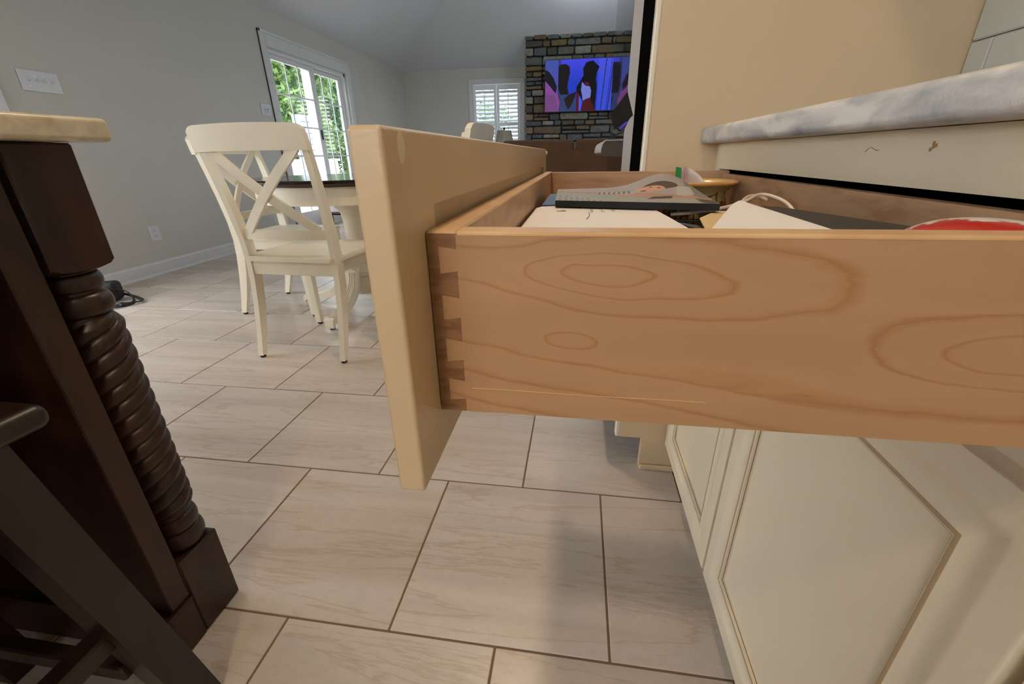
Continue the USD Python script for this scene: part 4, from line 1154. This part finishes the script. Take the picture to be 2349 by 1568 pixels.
for k in range(1, 5):
    zz_ = wz0 + (wz1 - wz0) * k / 5
    ww.append(tube([(wx0, wy0, zz_), (wx1, wy0, zz_), (wx1, wy1, zz_), (wx0, wy1, zz_), (wx0, wy0, zz_)], .0008, 6))
w_ = obj('mesh_wires', ww, 'wire_black', wt); tag(w_, None, None, None, 'stuff')
obj('tray_base', bx(wx0, wx1, wy0, wy1, wz0 - .0006, wz0 + .0012), 'wire_black', wt)

def spline(pts, n=60):
    from scipy.interpolate import CubicSpline
    P = np.array(pts, float); t = np.r_[0, np.cumsum(np.linalg.norm(np.diff(P, axis=0), axis=1))]
    return CubicSpline(t, P)(np.linspace(0, t[-1], n))
wc = thing('charging_cable', 'white charging cable arching out from under the mouse pad', 'cable')
obj('cord', [tube(spline([(.12, .60, .795), (.150, .595, .7985), (.19, .615, .802), (.235, .66, .809), (.260, .685, .812), (.273, .665, .808), (.279, .640, .800), (.281, .61, .786)]), .0024, 10),
             tube(spline([(.20, .63, .799), (.232, .675, .807), (.258, .70, .8085), (.268, .69, .804)]), .0022, 10)], 'cable_white', wc, smooth=True)
bcb = thing('cable_bundle', 'bundle of dark grey cord lying behind the drawer side', 'cable')
for k in range(4):
    obj('strand', tube(spline([(.112, .540, .776 + .004 * k), (.115, .515 - .006 * k, .789 + .0018 * k), (.125, .478 - .006 * k, .7945), (.142, .455 - .006 * k, .791), (.165, .42 - .006 * k, .780)]), .0042, 10), 'cable_black', bcb, smooth=True)
obj('plug', moved(rb(-.012, .012, -.008, .008, -.006, .006, .003, 2), (.150, .448, .789), rz=-.9), 'cable_black', bcb, smooth=50)

cs = thing('loose_sheet', 'white paper sheet curling up in a peak in the middle of the drawer', 'paper')
def curl(u, v):
    e = v - .10 * (2 * u - 1) ** 2 * v
    xl, yl, zl = .108 + .078 * e, .380 + .196 * e, .8085 + .0035 * e
    xr, yr, zr_ = .197 + .004 * e, .372 + .204 * e, .8115 + .0005 * e
    b = 4 * u * (1 - u) * .0022 * e
    return xl + (xr - xl) * u, yl + (yr - yl) * u, zl + (zr_ - zl) * u + b
gg, _, _ = grid(curl, 24, 24, thick=.0006)
obj('sheet', gg, 'paper_white', cs, smooth=40)


def slab3(pts, th):
    # polygon given by 3-D corners (nearly plane), thickened downwards; fan from the middle
    P = np.array(pts, float); n = len(P)
    V = np.vstack([P, P.mean(0), P - [0, 0, th], P.mean(0) - [0, 0, th]])
    F = []
    for i in range(n):
        j = (i + 1) % n
        F += [(i, j, n), (n + 1 + j, n + 1 + i, 2 * n + 1), (i, n + 1 + i, n + 1 + j), (i, n + 1 + j, j)]
    m = trimesh.Trimesh(V, np.array(F), process=False); m.fix_normals()
    return m


me = thing('envelope', 'manila envelope tucked under the curled sheet', 'envelope')
tilt = lambda y: .8012 + .0054 * (.58 - y) / .19
obj('envelope_body', slab3([(x, y, tilt(y)) for x, y in ((.105, .37), (.204, .37), (.203, .41), (.196, .49), (.221, .542), (.215, .582), (.17, .585), (.13, .50))], .0012), 'manila', me, smooth=False)
fo_ = thing('folder', 'dark grey folder lying across the right half of the drawer', 'folder')
fq = [(.130, .42, .7855), (.195, .285, .8085), (.266, .376, .8120), (.2715, .655, .7985), (.235, .700, .7955)]
obj('cover', slab3(fq, .0022), 'folder_black', fo_, smooth=False)
obj('contents', prism([(.150, .43), (.195, .31), (.262, .385), (.266, .645), (.238, .68), (.205, .55)], 'z', ZBOT, .7825), 'paper', fo_, smooth=False)
obj('metal_edge', tube([(.196, .2845, .8092), (.267, .3755, .8127)], .0016, 8), 'silver_edge', fo_)
rd = thing('printed_pouch', 'puffed glossy pouch printed red, white and black at the right end of the drawer', 'pouch', (.2515, .296, ZBOT))
pm = trimesh.creation.icosphere(5, 1.0)
v_ = pm.vertices.copy()
v_ = np.sign(v_) * np.abs(v_) ** .85
nrm = (np.abs(v_) ** 2.2).sum(1, keepdims=True) ** (1 / 2.2)
v_ = v_ / nrm * [.0345, .086, .0400] + [0, 0, .0402]
pm = trimesh.Trimesh(v_, pm.faces, process=False)
jag = .10 * (meshkit.noise(np.stack([v_[:, 1] * 90, v_[:, 0] * 40, 0 * v_[:, 0]], -1), 4) - .5) + .08 * (meshkit.noise(np.stack([v_[:, 1] * 260, v_[:, 0] * 90, 0 * v_[:, 0]], -1), 5) - .5)
nn = (v_ - [0, 0, .0402]) / np.array([.0345, .086, .0400]) ** 2
nn /= np.linalg.norm(nn, axis=1, keepdims=True)
side_ = -(.60 * nn[:, 0] + .76 * nn[:, 1] - .2 * nn[:, 2])
pc = np.zeros((len(v_), 3)); pc[:] = srgb(224, 214, 206)
pc[side_ + 1.2 * jag > .30] = srgb(196, 32, 18)
pc[(v_[:, 1] / .088 + 2.2 * jag < -.42)] = srgb(224, 214, 206)
pc[(v_[:, 1] / .088 + 2.2 * jag < -.56)] = srgb(40, 38, 38)
obj('pouch_body', pm, 'bowl_print', rd, smooth=True, col=pc)

# ------------------------------------------------------------------ outside: deck, railing, column, shed, trees
gr = obj('lawn', bx(-60, 60, -30, 70, -.42, -.40), 'grass'); tag(gr, None, None, None, 'structure')
dk = thing('deck', 'white painted garden deck outside the sliding glass door', 'deck')
for k in range(22):
    y0 = 4.0 + k * .30
    obj('plank', cb(-7.0, XL - .145, y0, y0 + .285, -.08, -.05, .003), 'deck_board', dk)
obj('deck_beam', bx(-6.95, -6.85, 4.0, 10.6, -.40, -.081), 'deck_white', dk)
obj('deck_beam', bx(-4.0, -3.9, 4.0, 10.6, -.40, -.081), 'deck_white', dk)
rl = thing('deck_railing', 'white balustrade at the edge of the deck', 'railing')
obj('top_rail', cb(-6.98, -6.84, 4.0, 12.6, .80, .86, .005), 'deck_white', rl)
obj('bottom_rail', cb(-6.95, -6.87, 4.0, 12.6, .05, .10, .004), 'deck_white', rl)
for k in range(50):
    y0 = 6.6 + k * .12
    obj('baluster', cb(-6.935, -6.885, y0, y0 + .055, .099, .801, .003), 'deck_white', rl)
dkx = thing('deck', 'far end of the white deck beyond the first boards', 'deck')
for k in range(7):
    y0 = 10.6 + k * .30
    obj('plank', cb(-7.0, -3.9, y0, y0 + .285, -.08, -.05, .003), 'deck_board', dkx)
obj('deck_beam', bx(-6.95, -6.85, 10.6, 12.7, -.40, -.081), 'deck_white', dkx)
obj('deck_beam', bx(-4.0, -3.92, 10.6, 12.7, -.40, -.081), 'deck_white', dkx)
pt = thing('planter', 'white urn planter on the deck railing', 'planter', (-6.91, 10.95, .8605))
obj('urn', lathe([(.10, 0), (.10, .03), (.06, .05), (.12, .10), (.17, .18), (.19, .21), (.17, .22)], 24), 'deck_white', pt, smooth=40)
co = thing('porch_column', 'square white porch column outside the glass door', 'column', (-6.0, 10.22, -.0495))
obj('shaft', cb(-.09, .09, -.10, .10, .18, 3.3, .006), 'deck_white', co)
obj('base', cb(-.12, .12, -.13, .13, 0, .18, .01), 'deck_white', co)
obj('capital', cb(-.12, .12, -.13, .13, 3.3, 3.42, .01), 'deck_white', co)
shd = thing('garden_screen', 'low white clapboard screen wall behind the porch column', 'screen')
obj('screen_core', bx(-8.3, -8.05, 12.9, 13.9, -.40, 2.05), 'siding', shd)
for k in range(16):
    z0 = -.38 + k * .15
    obj('clapboard', prism([(-8.05, z0), (-8.012, z0), (-8.035, z0 + .148), (-8.05, z0 + .148)], 'y', 12.9, 13.9), 'siding', shd)


def tree(label, x, y, h, spread, nleaf, leafsize, mi, seed, low=.2):
    r = np.random.default_rng(seed)
    t = thing('garden_tree', label, 'tree', (x, y, -.40))
    tr = [tube([(0, 0, 0), (.05, .03, h * .3), (-.02, .06, h * .6), (.03, 0, h * .85)], [.13, .10, .06, .02], 10)]
    for k in range(9):
        a = r.uniform(0, 2 * PI); z0 = h * r.uniform(.2, .65); L = spread * r.uniform(.5, .9)
        tr.append(tube([(0, 0, z0), (L * .5 * math.cos(a), L * .5 * math.sin(a), z0 + h * .08), (L * math.cos(a), L * math.sin(a), z0 + h * .18)], [.05, .03, .01], 7))
    obj('trunk', tr, 'bark', t, smooth=60)
    # clusters of leaves on a lumpy crown
    nc = 60
    d = r.normal(size=(nc, 3)); d /= np.linalg.norm(d, axis=1, keepdims=True)
    cen = d * np.array([spread, spread, h * (1 - low) / 2]) * r.uniform(.55, 1.0, (nc, 1)) + np.array([0, 0, h * (1 + low) / 2])
    which = r.integers(0, nc, nleaf)
    P = cen[which] + r.normal(size=(nleaf, 3)) * spread * .17
    n = r.normal(size=(nleaf, 3)); n[:, 2] += .8; n /= np.linalg.norm(n, axis=1, keepdims=True)
    a = np.cross(n, r.normal(size=(nleaf, 3))); a /= np.linalg.norm(a, axis=1, keepdims=True)
    b = np.cross(n, a)
    s = leafsize * r.uniform(.6, 1.3, (nleaf, 1))
    v0, v1, v2, v3 = P - a * s, P + b * s * .5 + n * s * .12, P + a * s, P - b * s * .5 + n * s * .12
    V = np.stack([v0, v1, v2, v3], 1).reshape(-1, 3)
    i4 = np.arange(nleaf) * 4
    F = np.vstack([np.stack([i4, i4 + 1, i4 + 2], 1), np.stack([i4, i4 + 2, i4 + 3], 1)])
    lf = obj('foliage', trimesh.Trimesh(V, F, process=False), f'leaf_{mi}', t, smooth=False)
    tag(lf, None, None, None, 'stuff')


tree('bright green leafy tree filling the top of the glass door', -9.8, 15.2, 6.0, 1.5, 8000, .11, 0, 11, .1)
tree('mid green tree behind the left door panel', -10.9, 18.6, 6.6, 1.7, 8000, .12, 1, 12, .06)
tree('light green tree behind the right door panel', -10.2, 22.2, 7.4, 1.75, 8000, .13, 0, 13, .05)
tree('dark tree furthest back beyond the deck', -15.2, 23.4, 9.0, 2.6, 9000, .18, 2, 14, .03)
tree('dark tree furthest left beyond the deck', -14.6, 17.9, 8.4, 2.4, 9000, .17, 2, 15, .03)
tree('tall dark tree in the far left of the garden', -20.5, 27.5, 11.0, 3.6, 9000, .22, 2, 20, .03)
tree('round shrub-like tree close behind the balustrade', -8.9, 11.5, 2.4, .75, 4500, .08, 1, 16, .05)
tree('shrub-like tree behind the right end of the balustrade', -8.3, 17.2, 2.6, .85, 4500, .08, 0, 17, .05)
tree('tree beyond the shuttered back window', -3.6, 17.0, 3.2, 1.2, 4000, .11, 1, 18, .1)
tree('second tree beyond the shuttered back window', -.9, 18.5, 3.0, 1.2, 4000, .11, 0, 19, .1)
